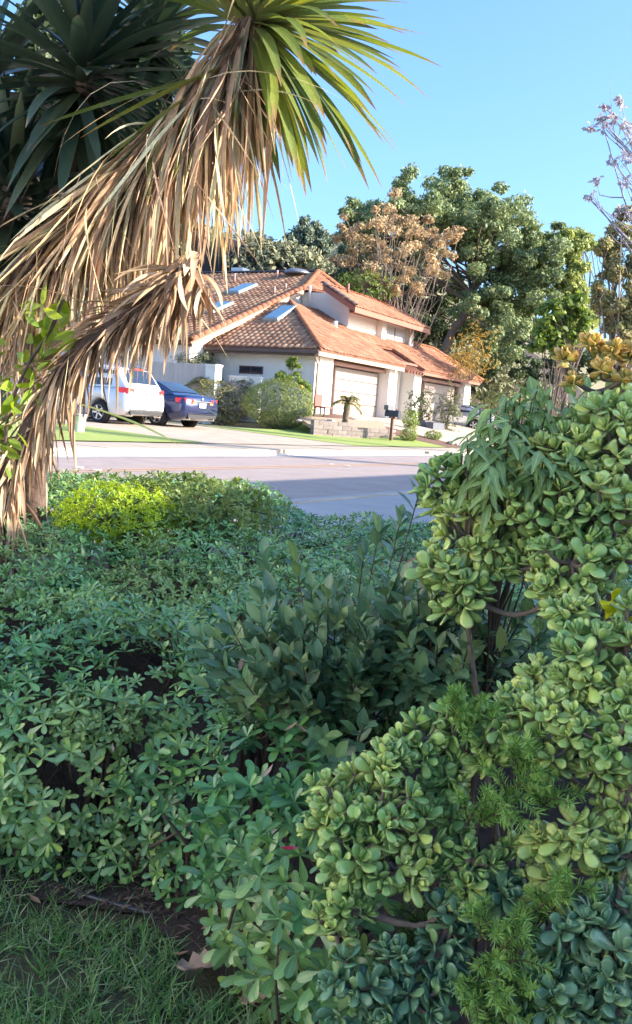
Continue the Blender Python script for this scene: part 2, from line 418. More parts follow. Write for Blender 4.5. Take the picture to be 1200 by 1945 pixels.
# sidewalks, each slab a piece of the pavement
uu = -40.0
slab_me = None
pav = tag(empty('sidewalk', W(0, V_FAR + .9, .7)), kind='structure')
k = 0
while uu < 40:
    b = MB(); P4 = [W(uu, V_FAR + .165, .60), W(uu + 1.485, V_FAR + .165, .60), W(uu + 1.485, V_FAR + 1.75, .60), W(uu, V_FAR + 1.75, .60)]
    b.prism(P4, (0, 0, .112 + .004 * math.sin(k * 2.3)))
    attach(b.build('paving_slab', M_CONC, None), pav); uu += 1.5; k += 1
sheet('near_sidewalk', -40, 40, V_NEAR - 1.7, V_NEAR - .165, M_GUTTER, .09, 60, 4)
# driveways
def drv_shape(u0, u1, flare):
    def f(U, Vv):
        t = np.clip((-6.2 - Vv) / 1.0, 0, 1); c = (u0 + u1) / 2
        return c + (U - c) * (1 + flare * t), Vv
    return f
sheet('driveway', -18.3, -10.6, V_FAR + 1.76, 6.0, M_CONC, .022, 16, 20, shape=drv_shape(-18.3, -10.6, .12))
sheet('driveway', -0.9, 16.0, V_FAR + 1.76, .3, M_CONC, .022, 20, 16)
sheet('lawn', -10.55, -3.2, V_FAR + 1.76, -1.0, M_FARLAWN, .03, 14, 14)
sheet('lawn', -40, -18.4, V_FAR + 1.76, 3.0, M_FARLAWN, .03, 14, 14)
sheet('mulch_bed', -3.15, -0.95, V_FAR + 1.76, -1.2, M_BARK, .03, 10, 12)
sheet('mulch_bed', 16.1, 70, -6.5, 40, mat('dark_mulch', (0.05, 0.035, 0.03), .95, (0.025, 0.02, 0.018), 3, .6), .06, 60, 60)

# left-hand hill far behind, with scrub
def hill_h(x, y):
    return 38 * np.exp(-((x + 16) / 75) ** 4 - ((y - 215) / 60) ** 2) + 2.2 * np.sin(x * .11 + 1) * np.exp(-((y - 215) / 60) ** 2) + 1.0 * np.sin(x * .31 + y * .07)
xs = np.linspace(-170, 130, 76); ys = np.linspace(110, 330, 45)
HX, HY = np.meshgrid(xs, ys, indexing='ij'); HZ = hill_h(HX, HY)
I = np.arange(HX.size).reshape(HX.shape)
link('hill', np_mesh('hill', np.stack([HX, HY, HZ], -1).reshape(-1, 3), np.stack([I[:-1, :-1], I[1:, :-1], I[1:, 1:], I[:-1, 1:]], -1).reshape(-1, 4),
     mat('dry_hill_grass', (0.32, 0.28, 0.15), .95, (0.20, 0.20, 0.11), .12, .7), smooth=True), kind='structure')
n = 900
hx = RNG.uniform(-110, 60, n); hy = RNG.uniform(135, 235, n); hz = hill_h(hx, hy)
rad = RNG.uniform(1.0, 3.0, n); m_ = 70
dirs = rand_unit(n * m_).reshape(n, m_, 3); dirs[..., 2] = np.abs(dirs[..., 2]); rr = RNG.uniform(.7, 1.1, (n, m_, 1))
PP = (np.stack([hx, hy, hz], -1)[:, None] + dirs * rr * rad[:, None, None] * np.array([1, 1, .75])).reshape(-1, 3)
cloud('hill_scrub', T_SIMPLE, PP, frames(rand_unit(len(PP)), unit(dirs.reshape(-1, 3) + .6 * rand_unit(len(PP)))), RNG.uniform(.6, 1.3, len(PP)),
      leafmat('hazy_scrub_leaf', [(0.13, 0.15, 0.08), (0.22, 0.22, 0.12), (0.16, 0.18, 0.1), (0.26, 0.24, 0.13)], .8, .1), None, False, kind='stuff')  # distance haze put into the colours: paler and greyer scrub

n = 900
hu = np.concatenate([RNG.uniform(-40, 60, 480), RNG.uniform(18.5, 50, 420)]); hv = np.concatenate([RNG.uniform(17, 50, 480), RNG.uniform(2.5, 22, 420)]); hz = gh(hu, hv); m_ = 80
rad = RNG.uniform(.5, 1.4, n); dirs = rand_unit(n * m_).reshape(n, m_, 3); dirs[..., 2] = np.abs(dirs[..., 2]); rr = RNG.uniform(.7, 1.1, (n, m_, 1))
C_ = np.stack([O[0] + hu * D[0] + hv * N[0], O[1] + hu * D[1] + hv * N[1], hz], -1)
PP = (C_[:, None] + dirs * rr * rad[:, None, None]).reshape(-1, 3)
cloud('hillside_scrub', T_SIMPLE, PP, frames(rand_unit(len(PP)), unit(dirs.reshape(-1, 3) + .6 * rand_unit(len(PP)))), RNG.uniform(.25, .55, len(PP)), MATS['hazy_scrub_leaf'], None, False, kind='stuff')

# ================================================================== the house across the street
M_STUCCO = mat('white_stucco', (0.83, 0.80, 0.75), 0.9, (0.78, 0.745, 0.69), 1.5, .6, .25, 90, spec=.2)
M_TILE = None
def tilemat(name, c1, c2, c3):
    m, t, b = nodes_of(name); n = t.nodes; l = t.links
    ge = n.new('ShaderNodeNewGeometry'); rp = n.new('ShaderNodeValToRGB'); els = rp.color_ramp.elements; els.new(.5)
    for e, p, c in zip(els, (0, .45, 1), (c1, c2, c3)): e.position = p; e.color = c4(c)
    l.new(ge.outputs['Random Per Island'], rp.inputs[0])
    nz = n.new('ShaderNodeTexNoise'); nz.inputs['Scale'].default_value = .7; nz.inputs['Detail'].default_value = 5
    tc = n.new('ShaderNodeTexCoord'); l.new(tc.outputs['Object'], nz.inputs['Vector'])
    mr = n.new('ShaderNodeMapRange'); mr.inputs[1].default_value = .3; mr.inputs[2].default_value = .7; mr.inputs[3].default_value = .75; mr.inputs[4].default_value = 1.2
    l.new(nz.outputs[0], mr.inputs[0]); hv = n.new('ShaderNodeHueSaturation'); l.new(mr.outputs[0], hv.inputs['Value']); l.new(rp.outputs[0], hv.inputs['Color'])
    l.new(hv.outputs[0], b.inputs['Base Color']); b.inputs['Roughness'].default_value = .85; b.inputs['Specular IOR Level'].default_value = .25
    return m
M_TILE = tilemat('clay_tile', (0.19, 0.082, 0.048), (0.235, 0.108, 0.065), (0.29, 0.145, 0.092))
M_TILE_GRAZE = tilemat('graze_lightened_tile', (0.26, 0.135, 0.085), (0.36, 0.195, 0.12), (0.45, 0.28, 0.17))  # paler copy of the clay tile, making up for sun that only grazes
M_CAP = mat('cap_tile', (0.36, 0.145, 0.075), .8, (0.27, 0.10, 0.052), 3, .7, obj_var=.12)
M_FASCIA = mat('salmon_trim', (0.30, 0.135, 0.092), .7, (0.25, 0.11, 0.075), 2, .6)
M_PEACH = mat('peach_beam', (0.62, 0.45, 0.31), .8, (0.50, 0.33, 0.22), 3, .8)
M_BROWN = mat('brown_trim', (0.13, 0.085, 0.075), .6, (0.10, 0.065, 0.06), 3, .5)
M_DOOR = mat('cream_door_paint', (0.32, 0.26, 0.23), .6, (0.28, 0.23, 0.205), 2, .5, obj_var=.02)
M_PINK = mat('pink_lintel', (0.42, 0.26, 0.22), .7, (0.38, 0.23, 0.20), 2, .5)
M_DARK = mat('dark_gap', (0.03, 0.026, 0.025), .9)
M_GLASS = plain('dark_glass', (0.03, 0.035, 0.045), .06, 0, .8)
M_CURTAIN = mat('window_blind', (0.42, 0.44, 0.45), .5, (0.33, 0.35, 0.37), 1.5, .5, spec=.8)
M_METAL = plain('skylight_metal', (0.34, 0.40, 0.44), .5, .1)
M_SKYGL = plain('skylight_glass', (0.10, 0.20, 0.30), .25, 0, .5)
M_WHITE = plain('white_paint', (0.78, 0.77, 0.75), .6)

H = empty('house', O, ROT_H, label='white stucco house with orange clay tile roof and two garage doors across the street', cat='house')
def hbox(name, a, b, m, parent=H, **kw): return MB().box(a, b).build(name, m, parent, **kw)
def hpoly(name, poly, off, m, parent=H, **kw): return MB().prism(poly, off).build(name, m, parent, **kw)
# walls (house-local: x along the street, y away from it)
hbox('wall', (-2.4, -.45, -.95), (-2.15, 5.6, 2.55), M_STUCCO)                      # wing wall to the left
hbox('wall', (-2.15, .12, -.5), (-.02, .3, 2.62), M_STUCCO)
hbox('wall', (-.02, .12, 2.17), (4.92, .3, 2.62), M_STUCCO)
hbox('wall', (4.92, .12, -.3), (5.7, .3, 2.62), M_STUCCO)
hbox('wall', (5.66, .3, -.3), (5.86, 3.2, 2.9), M_STUCCO)                            # entry recess
hbox('wall', (7.62, .3, -.3), (7.82, 3.2, 2.9), M_STUCCO)
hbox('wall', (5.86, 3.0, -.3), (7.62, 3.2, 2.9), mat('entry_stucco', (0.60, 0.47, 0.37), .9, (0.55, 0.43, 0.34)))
hbox('wall', (7.82, .12, -.3), (9.98, .3, 2.62), M_STUCCO)
hbox('wall', (9.98, .12, 2.17), (15.12, .3, 2.62), M_STUCCO)
hbox('wall', (15.12, .12, -.3), (16.0, .3, 2.62), M_STUCCO)
hbox('wall', (15.8, .3, -.6), (16.0, 9, 3.2), M_STUCCO)
for a, b in ((-2.12, -.95), (4.72, 5.62), (7.72, 8.62), (15.0, 15.95)):
    hbox('pillar', (a, -.5, -.55), (b, .118, 2.42), M_STUCCO)
# garage doors: four sections each, jamb, lintel
for u0 in (0.0, 10.0):
    g = empty('garage_door', (u0, 0, 0)); g.parent = H
    for k in range(4):
        MB().box((.05, .05, .01 + k * .53), (4.83, .10, .52 + k * .53)).build('door_panel', M_DOOR, g, bevel=.012)
    MB().box((.02, .101, 0), (4.86, .115, 2.14)).build('door_backing', M_DARK, g)
    MB().box((4.835, -.12, 0), (4.92, .118, 2.17)).build('jamb', M_BROWN, g)
    MB().box((-.04, -.12, 0), (.04, .118, 2.17)).build('jamb', M_BROWN, g)
    MB().box((-.3, -.30, 2.16), (4.95, .1, 2.30)).build('lintel', M_PINK, g)
    MB().box((-.3, -.22, 2.305), (4.95, .1, 2.45)).build('lintel_recess', M_BROWN, g)
# fascia beams along the front eave
hbox('fascia', (-3.0, -.92, 2.34), (5.5, -.80, 2.56), M_PEACH)
hbox('fascia', (7.75, -.92, 2.36), (16.3, -.80, 2.58), M_FASCIA)
hbox('soffit', (-3.0, -.80, 2.50), (5.5, .1, 2.545), M_PEACH)
hbox('soffit', (7.75, -.80, 2.50), (16.3, .1, 2.545), M_BROWN)
for k in range(6):   # pergola over the entry
    hpoly('pergola_rafter', [(5.62 + k * .36, -1.05, 2.28), (5.62 + k * .36, -1.12, 2.40), (5.62 + k * .36, .9, 3.46), (5.62 + k * .36, .9, 3.28)], (.12, 0, 0), M_FASCIA)
hpoly('pergola_beam', [(5.52, -.62, 2.74), (5.52, -.62, 2.80), (5.52, -.5, 2.87), (5.52, -.5, 2.80)], (2.25, 0, 0), M_FASCIA)
# entry notices and wing details
hbox('entry_panel', (6.0, 2.94, 1.0), (6.9, 2.99, 1.9), M_BROWN)
hbox('entry_panel', (6.0, 2.94, .55), (6.9, 2.99, .72), M_BROWN)
w_ = empty('window', (-2.4, 2.75, 1.65)); w_.parent = H
MB().box((-.03, -.62, -.17), (-.002, .62, .17)).build('frame', M_BROWN, w_)
MB().box((-.04, -.56, -.12), (-.031, -.03, .12)).build('pane', M_GLASS, w_)
MB().box((-.04, .03, -.12), (-.031, .56, .12)).build('pane', M_GLASS, w_)
lt = MB().box((-2.52, .28, 1.35), (-2.40, .42, 1.60)).build('wall_lamp', M_BROWN, H)
hpoly('lamp_hood', [(-2.60, .22, 1.60), (-2.40, .22, 1.66), (-2.40, .48, 1.66), (-2.60, .48, 1.60)], (0, 0, .03), M_BROWN, lt)
# upper storey
hpoly('upper_wall', [(4.95, 2.1, 3.5), (4.95, 6.0, 3.5), (4.95, 6.0, 6.1), (4.95, 3.2, 6.05), (4.95, 2.1, 5.42)], (.2, 0, 0), M_STUCCO)
hbox('upper_wall', (5.15, 2.1, 3.6), (8.15, 2.3, 5.45), M_STUCCO)
hbox('upper_wall', (8.13, 1.75, 3.6), (8.63, 2.6, 5.3), M_STUCCO)
hbox('upper_wall', (11.7, 1.75, 3.4), (12.2, 2.6, 5.3), M_STUCCO)
hbox('upper_wall', (12.2, 2.15, 3.4), (12.65, 2.4, 5.3), M_STUCCO)
hbox('upper_wall', (8.63, 2.04, 3.4), (11.7, 2.45, 5.0), M_STUCCO)
hbox('upper_wall', (8.63, 1.95, 5.0), (11.7, 2.45, 5.3), M_STUCCO)
w_ = empty('window', (10.16, 1.98, 4.52)); w_.parent = H
MB().box((-1.53, 0, -.42), (1.53, .05, .42)).build('frame', M_WHITE, w_)
MB().box((-1.45, -.012, -.37), (-.06, -.002, .37)).build('pane', M_CURTAIN, w_)
MB().box((.06, -.012, -.37), (1.45, -.002, .37)).build('pane', M_CURTAIN, w_)
MB().box((-.05, -.02, -.41), (.05, -.002, .41)).build('mullion', M_BROWN, w_)
hbox('upper_fascia', (3.5, 1.0, 4.92), (12.72, 1.1, 5.16), M_FASCIA)
hbox('upper_soffit', (5.0, 1.1, 5.10), (12.7, 2.1, 5.14), M_FASCIA)

def inside(poly, x, y):
    r = np.zeros(x.shape, bool); n = len(poly)
    for i in range(n):
        (x0, y0), (x1, y1) = poly[i], poly[(i + 1) % n]
        c = ((y0 > y) != (y1 > y)); d_ = (y1 - y0) if y1 != y0 else 1e-9
        r ^= c & (x < (x1 - x0) * (y - y0) / d_ + x0)
    return r
def roof_slope(poly, tw=.30, tl=.36, mt=None, thick=.10):
    """poly: 3-D corners, the first two along the eave. Deck slab plus real barrel tiles in courses."""
    P = [np.array(p, float) for p in poly]; e = unit(P[1] - P[0]); nr = unit(np.cross(e, P[2] - P[0]))
    if nr[2] < 0: nr = -nr
    s = np.cross(nr, e); s = s if s[2] > 0 else -s
    deck = MB().prism([p - nr * thick for p in P], nr * (thick - .005)).build('roof_slope', M_FASCIA, H)
    p2 = [((p - P[0]) @ e, (p - P[0]) @ s) for p in P]
    xs = [q[0] for q in p2]; ys = [q[1] for q in p2]
    ca = np.arange(min(xs), max(xs), tw); cb = np.arange(min(ys), max(ys), tl)
    A, B = np.meshgrid(ca, cb, indexing='ij'); A = A.ravel(); B = B.ravel()
    ok = inside(p2, A + tw / 2, B + tl / 2); A = A[ok]; B = B[ok]
    prof = [(-.5, .0), (-.32, .038), (0, .058), (.32, .038), (.5, .0)]
    V = []; 
    for (a, h) in prof: V.append((a * tw * .96, -.03, h + .035))
    for (a, h) in prof: V.append((a * tw * .90, tl * 1.02, h + .005))
    for (a, h) in prof: V.append((a * tw * .96, -.03, max(h - .02, 0)))
    F = [(i, i + 1, i + 6, i + 5) for i in range(4)] + [(10 + i, 11 + i, i + 1, i) for i in range(4)]
    V = np.array(V); n = len(A); k = len(V)
    jx = A + tw / 2 + RNG.normal(0, .006, n); jy = B + RNG.normal(0, .010, n); jz = RNG.normal(0, .004, n)
    Q = (V[None, :, 0] + jx[:, None])[..., None] * e + (V[None, :, 1] + jy[:, None])[..., None] * s + (V[None, :, 2] + jz[:, None])[..., None] * nr + P[0]
    FF = (np.array(F)[None] + (np.arange(n) * k)[:, None, None]).reshape(-1, 4)
    o = link('roof_tiles', np_mesh('roof_tiles', Q.reshape(-1, 3), FF, mt or M_TILE, smooth=False), deck, kind='stuff')
    return deck
CAPN = [0]
_cap = {}
def caps(p0, p1, m=M_CAP, step=.36, r=.13, parent=H, lift=.06):
    """a row of barrel cap tiles along a hip, ridge or rake; each tile its own piece"""
    p0 = np.array(p0, float); p1 = np.array(p1, float); L = np.linalg.norm(p1 - p0); n = max(1, int(round(L / step))); t = (p1 - p0) / L
    side = unit(np.cross(t, (0, 0, 1.0))); up = np.cross(side, t)
    key = (round(r, 3), m.name)
    if key not in _cap:
        V = []; F = []
        for j, (y, rr) in enumerate(((-.03, 1.12), (1.05, .92))):
            for k in range(7):
                a = math.pi * k / 6; V.append((math.cos(a) * rr * r, y * step, math.sin(a) * rr * r * .9))
        V += [(math.cos(math.pi * k / 6) * .9 * r, -.03 * step, math.sin(math.pi * k / 6) * .7 * r) for k in range(7)]
        F = [(k, k + 1, k + 8, k + 7) for k in range(6)] + [(14 + k, 15 + k, k + 1, k) for k in range(6)]
        _cap[key] = np_mesh('cap_tile', np.array(V), np.array(F), m, smooth=False)
    for i in range(n):
        o = link('cap_tile', _cap[key], parent); q = p0 + t * (i * L / n) + up * lift
        M = Matrix.Identity(4)
        for a in range(3): M[a][0] = side[a]; M[a][1] = t[a] * (L / n) / step; M[a][2] = up[a]; M[a][3] = q[a]
        o.matrix_basis = M
# lower roof: front slope in two runs with a notch over the entry, and the slope to the left
zf = lambda v: 2.60 + .537 * (v + 1)
roof_slope([(-3.0, -1, 2.60), (5.45, -1, 2.60), (5.45, .9, zf(.9)), (7.8, .9, zf(.9)), (7.8, 2.35, zf(2.35)), (4.9, 2.35, zf(2.35)), (4.9, 3.77, zf(3.77)), (2.12, 3.77, zf(3.77))])
roof_slope([(7.8, -1, 2.60), (16.5, -1, 2.60), (16.5, 2.35, zf(2.35)), (7.8, 2.35, zf(2.35))])
roof_slope([(-3.0, 5.2, 2.60), (-3.0, -1, 2.60), (2.12, 3.77, 5.16), (2.12, 5.2, 5.16)], mt=M_TILE_GRAZE)
roof_slope([(16.5, 5.7, 2.60), (5, 5.7, 2.6), (7.8, 2.35, zf(2.35)), (16.5, 2.35, zf(2.35))])
caps((-3.0, -1, 2.60), (2.12, 3.77, 5.16))
caps((16.45, -1, 2.60), (16.45, 2.35, zf(2.35)))
caps((12.7, 2.35, zf(2.35)), (16.45, 2.35, zf(2.35)))
# main roof
zm = lambda u: 2.60 + .4 * (u + 4.5)
roof_slope([(-4.5, 16, 2.60), (-4.5, 4.5, 2.60), (4.6, 4.5, zm(4.6)), (8, 5.8, zm(8)), (8, 16, zm(8))], mt=M_TILE_GRAZE)
roof_slope([(16, 5.8, 4.4), (16, 16, 4.4), (8, 16, zm(8)), (8, 5.8, zm(8))])
hpoly('bargeboard', [(-4.4, 4.47, 2.34), (4.5, 4.47, zm(4.5) - .28), (4.5, 4.47, zm(4.5) - .06), (-4.4, 4.47, 2.56)], (0, .06, 0), M_PEACH)
hbox('wall', (-4.0, 5.1, -.9), (-3.8, 15.8, 2.5), M_STUCCO)
hpoly('wall', [(-4.0, 4.9, -.9), (4.9, 4.9, -.5), (4.9, 4.9, zm(4.6) - .25), (-4.0, 4.9, 2.45)], (0, .2, 0), M_STUCCO)
caps((-4.5, 4.5, 2.60), (4.6, 4.5, zm(4.6)), r=.17, step=.42)
caps((4.6, 4.5, zm(4.6)), (8, 5.8, zm(8)), r=.15)
caps((8, 16, zm(8)), (8, 5.8, zm(8)), m=M_BROWN, r=.10)
A_ = (8, 5.8, zm(8))
roof_slope([(4.6, 4.5, zm(4.6)), (8.2, 4.0, 6.45), A_], tl=.3)
caps((8.2, 4.0, 6.45), A_, r=.14)
# upper front roof
zu = lambda v: 5.20 + .533 * (v - 1.0)
roof_slope([(3.5, 1.0, 5.20), (12.75, 1.0, 5.20), (12.75, 3.1, zu(3.1)), (3.9, 3.1, zu(3.1))])
roof_slope([(12.75, 5.2, 5.20), (5.4, 5.2, 5.2), (5.4, 3.1, zu(3.1)), (12.75, 3.1, zu(3.1))])
hpoly('bargeboard', [(3.55, 1.05, 4.94), (3.95, 3.1, 6.02), (3.95, 3.1, 6.24), (3.55, 1.05, 5.13)], (.06, 0, 0), M_FASCIA)
caps((3.9, 3.1, zu(3.1)), (12.75, 3.1, zu(3.1)), r=.09)
caps((3.5, 1.0, 5.20), (3.9, 3.1, zu(3.1)), m=M_BROWN, r=.12)
hpoly('bargeboard', [(12.66, 1.05, 4.94), (12.66, 3.1, 6.04), (12.66, 3.1, 6.22), (12.66, 1.05, 5.12)], (.06, 0, 0), M_FASCIA)
# gutter and downpipes
hbox('roof_gutter', (-3.1, -.95, 2.40), (-2.98, 5.2, 2.53), M_BROWN)
hbox('eave_board', (-2.975, -.85, 2.30), (-2.90, 4.9, 2.52), M_BROWN)
M_PIPE = mat('downpipe_paint', (0.38, 0.25, 0.20), .6)
MB().tube([(-3.0, -.75, 2.40), (-2.95, -.75, 2.25), (-2.5, -.62, 2.0), (-2.47, -.60, 1.8), (-2.47, -.60, -.3)], .045, 8).build('downpipe', M_PIPE, H, smooth=True)
MB().tube([(4.55, 4.2, 6.35), (4.55, 4.2, 5.95), (4.5, 4.1, 5.25)], .06, 8).build('downpipe', M_WHITE, H, smooth=True)
MB().tube([(12.8, 1.1, 5.0), (13.1, 1.5, 4.7), (13.35, 2.1, 4.3), (13.4, 2.1, 3.8)], .05, 8).build('downpipe', M_PIPE, H, smooth=True)
# skylights, pipes, dome
def skylight(u, v, s, sl, base):
    ang = math.atan(sl); o = empty('skylight', (u, v, base), 0); o.parent = H; o.rotation_euler = (0, -ang, 0)
    MB().box((0, -s / 2, 0), (1.75, s / 2, .13)).build('curb', M_METAL, o)
    MB().box((.05, -s / 2 + .05, .132), (1.70, s / 2 - .05, .145)).build('pane', M_SKYGL, o)
skylight(3.15, 7.95, .85, .4, zm(3.15) + .08)
skylight(-.45, 6.85, .85, .4, zm(-.45) + .08)
skylight(-.35, 3.25, .80, .5, 2.6 + .5 * 2.65 + .08)
for (u, v, h) in ((5.6, 9.6, .55), (1.9, 8.4, .25), (3.2, 5.45, .42), (6.4, 7.4, .5), (4.3, 5.5, .3)):
    MB().tube([(u, v, zm(u)), (u, v, zm(u) + h)], .06, 8).build('vent_pipe', M_PINK, H, smooth=True)
MB().tube([(3.3, 1.9, zf(1.9)), (3.3, 1.9, zf(1.9) + .3)], .11, 8).build('vent_pipe', M_WHITE, H, smooth=True)
MB().tube([(5.6, 2.6, zu(2.6)), (5.6, 2.6, zu(2.6) + .55)], .07, 8).build('vent_pipe', M_FASCIA, H, smooth=True)
dm = MB(); dm.lathe([(.75, 0), (.72, .1), (.5, .22), (.2, .28), (.02, .29)], 16, Matrix.Translation((7.3, 6.7, zm(7.3) + .08))); dm.build('dome_vent', plain('dome_metal', (0.22, 0.23, 0.27), .4, .5), H, smooth=True)
hbox('chimney', (8.6, 11.2, 6.8), (9.3, 12.0, zm(8) + .45), M_WHITE)

# ================================================================== things in the yard across the street
M_TYRE = plain('tyre_rubber', (0.018, 0.018, 0.02), .85)
M_RIM = plain('alloy_rim', (0.55, 0.56, 0.58), .35, .8)
M_REDL = plain('red_lens', (0.65, 0.02, 0.02), .25, 0, .6, .5)
M_AMBER = plain('amber_lens', (0.75, 0.22, 0.10), .3, 0, .6, .3)
M_PLATE = plain('plate_white', (0.75, 0.75, 0.73), .5)
M_CHROME = plain('chrome', (0.7, 0.7, 0.72), .15, 1.0)
M_BLACKP = plain('black_plastic', (0.02, 0.02, 0.022), .6)
def interp(tab, x): t = np.array(tab, float); return np.interp(x, t[:, 0], t[:, 1])
def build_car(name, loc, rz, paint, spec, label, group):
    R_ = empty(name, loc, rz, label=label, cat='car', group=group)
    Ln = spec['L']; w = lambda x: interp(spec['w'], x); zd = lambda x: interp(spec['deck'], x); zb = lambda x: interp(spec['bot'], x); zr = lambda x: interp(spec['roof'], x)
    arch = spec['wheels']
    # lower body
    X = np.unique(np.concatenate([np.linspace(0, Ln, 49), [0.03, Ln - .03]]))
    V = []; 
    for x in X:
        a, d_, b_ = w(x), zd(x), zb(x)
        for c in arch:      # wheel openings lift the sill
            if abs(x - c) < .38: b_ = max(b_, .02 + math.sqrt(max(.38 ** 2 - (x - c) ** 2, 0)) + .33)
        h = d_ - b_
        half = [(0, b_), (a * .84, b_), (a * .97, b_ + .06 * h), (a, b_ + .35 * h), (a * .985, b_ + .62 * h), (a * .965, b_ + .74 * h), (a * .92, d_ - .06), (a * .80, d_ - .01), (0, d_ + .015)]
        V += [(x, y, z) for (y, z) in half] + [(x, -y, z) for (y, z) in half[-2:0:-1]]
    k = 16; F = [(i * k + j, i * k + (j + 1) % k, (i + 1) * k + (j + 1) % k, (i + 1) * k + j) for i in range(len(X) - 1) for j in range(k)]
    b = MB(); b.add(V, F); b.F += [tuple(range(k))[::-1], tuple((len(X) - 1) * k + j for j in range(k))]
    body = b.build('body', paint, R_, smooth=True)
    # cabin
    x0, x1 = spec['cab']; X = np.linspace(x0, x1, 33); V = []
    def sec(x):
        base = zd(x) - .03; top = max(zr(x), base + .02); a = w(x) * .90; f = min(1, (top - base) / .42); wr = a * (1 - .20 * f)
        return [(a, base), (a - (a - wr) * .5, base + (top - base) * .55), (wr, top - .045 * f), (wr * .86, top - .008), (0, top + .012)]
    for x in X:
        s = sec(x); V += [(x, y, z) for (y, z) in s] + [(x, -y, z) for (y, z) in s[-2::-1]]
    k = 9; F = [(i * k + j, i * k + j + 1, (i + 1) * k + j + 1, (i + 1) * k + j) for i in range(len(X) - 1) for j in range(k - 1)]
    cabn = MB().add(V, F).build('cabin', paint, R_, smooth=True)
    gl = plain('car_glass_' + name, spec['glass'], .04, 0, 1.0)
    def pane(x_a, x_b, lo, hi, side, nm='side_window'):
        V = []; n = 8
        for x in np.linspace(x_a, x_b, n):
            s = sec(x); (ya, za), (yb, zb_) = s[0], s[2]
            for f in (lo, hi): V.append((x, side * (ya + (yb - ya) * f + .012), za + (zb_ - za) * f))
        MB().add(V, [(2 * i, 2 * i + 1, 2 * i + 3, 2 * i + 2) for i in range(n - 1)]).build(nm, gl, cabn, smooth=True)
    for (a, b_) in spec['side']:
        for sd in (-1, 1): pane(a, b_, .10, .88, sd)
    def top_pane(x_a, x_b, wf, nm):
        V = []; n = 9
        for x in np.linspace(x_a, x_b, n):
            s = sec(x)
            for f in (-1, -.5, 0, .5, 1): V.append((x, f * s[3][0] * wf, s[3][1] + .02 + .012 * (1 - f * f)))
        MB().add(V, [(5 * i + j, 5 * i + j + 1, 5 * i + j + 6, 5 * i + j + 5) for i in range(n - 1) for j in range(4)]).build(nm, gl, cabn, smooth=True)
    top_pane(*spec['rear_glass'], 1.0, 'rear_window'); top_pane(*spec['front_glass'], 1.0, 'windscreen')
    # wheels
    for c in arch:
        for sd in (-1, 1):
            y = sd * (w(c) - .13); wh = empty('wheel', (c, y, .33)); wh.parent = R_; wh.rotation_euler = (math.radians(-90 * sd), 0, 0)
            MB().lathe([(.20, -.10), (.30, -.10), (.33, -.07), (.33, .07), (.30, .10), (.22, .105)], 20).build('tyre', M_TYRE, wh, smooth=True)
            rm = MB().lathe([(.225, .03), (.225, .10), (.20, .108), (.195, .06), (.03, .055)], 20).build('rim', M_RIM, wh, smooth=True)
            for q in range(5):
                a = q * 2 * math.pi / 5; Mx = Matrix.Rotation(a, 4, 'Z')
                MB().box((.03, -.025, .08), (.20, .025, .112), Mx).build('spoke', M_RIM, rm)
            MB().lathe([(.365, .0), (.365, .02), (.3, .022)], 18, Matrix.Translation((0, 0, -.06))).build('arch_liner', M_BLACKP, wh)
    # tail
    for sd in (-1, 1):
        a = spec['lamp']; y1 = w(.05) * 1.0
        lm = MB(); y_in = a['in']
        lm.add([(-.012, sd * y_in, a['z0'] + .03), (-.012, sd * y_in, a['z1'] - .03), (.02, sd * (y1 * .93), a['z1']), (.02, sd * (y1 * .95), a['z0']), (.34, sd * (w(.34) * .985 + .012), a['z1'] - .01), (.30, sd * (w(.3) * .995 + .012), a['z0'] + .05)],
               [(0, 1, 2, 3), (3, 2, 4, 5)]).build('tail_lamp', M_REDL, R_)
        if a.get('amber'): MB().box((-.02, sd * y_in - .10, a['z0'] + .02), (-.004, sd * y_in + .06, a['z0'] + .08)).build('reversing_lamp', M_AMBER, R_)
        MB().tube([(-.02, sd * .62, .30), (.2, sd * .62, .30)], .035, 8).build('exhaust', M_CHROME, R_)
    z = spec['plate']; MB().box((-.03, -.16, z), (-.012, .16, z + .14)).build('number_plate', M_PLATE, R_)
    MB().box((-.03, -.45, z + .17), (-.008, .45, z + .20)).build('chrome_strip', M_CHROME, R_)
    MB().lathe([(.055, 0), (.05, .012), (.01, .014)], 12, Matrix.Translation((-.01, 0, z + .26)) @ Matrix.Rotation(math.radians(-90), 4, 'Y')).build('emblem', M_CHROME, R_)
    MB().box((-.03, -.70, .33), (.04, .70, .44)).build('lower_bumper', M_BLACKP, R_)
    MB().box((-.04, -.75, .46), (.03, .75, .475)).build('bumper_line', M_BLACKP, R_)
    for sd in (-1, 1):
        x = spec['cab'][1] - .75; MB().box((x, sd * (w(x) + .02), zd(x) - .02), (x + .16, sd * (w(x) + .20), zd(x) + .12)).build('door_mirror', paint, R_, bevel=.02)
        for xd in spec['doors']:
            MB().box((xd, sd * (w(xd) * .985 - .01), zd(xd) - .24), (xd + .16, sd * (w(xd) * .985 + .025), zd(xd) - .20)).build('door_handle', spec['trim'], R_)
    return R_, sec, cabn
def carpaint(name, col, metal, rough=.3): return plain(name, col, rough, metal, .5, 1.0)
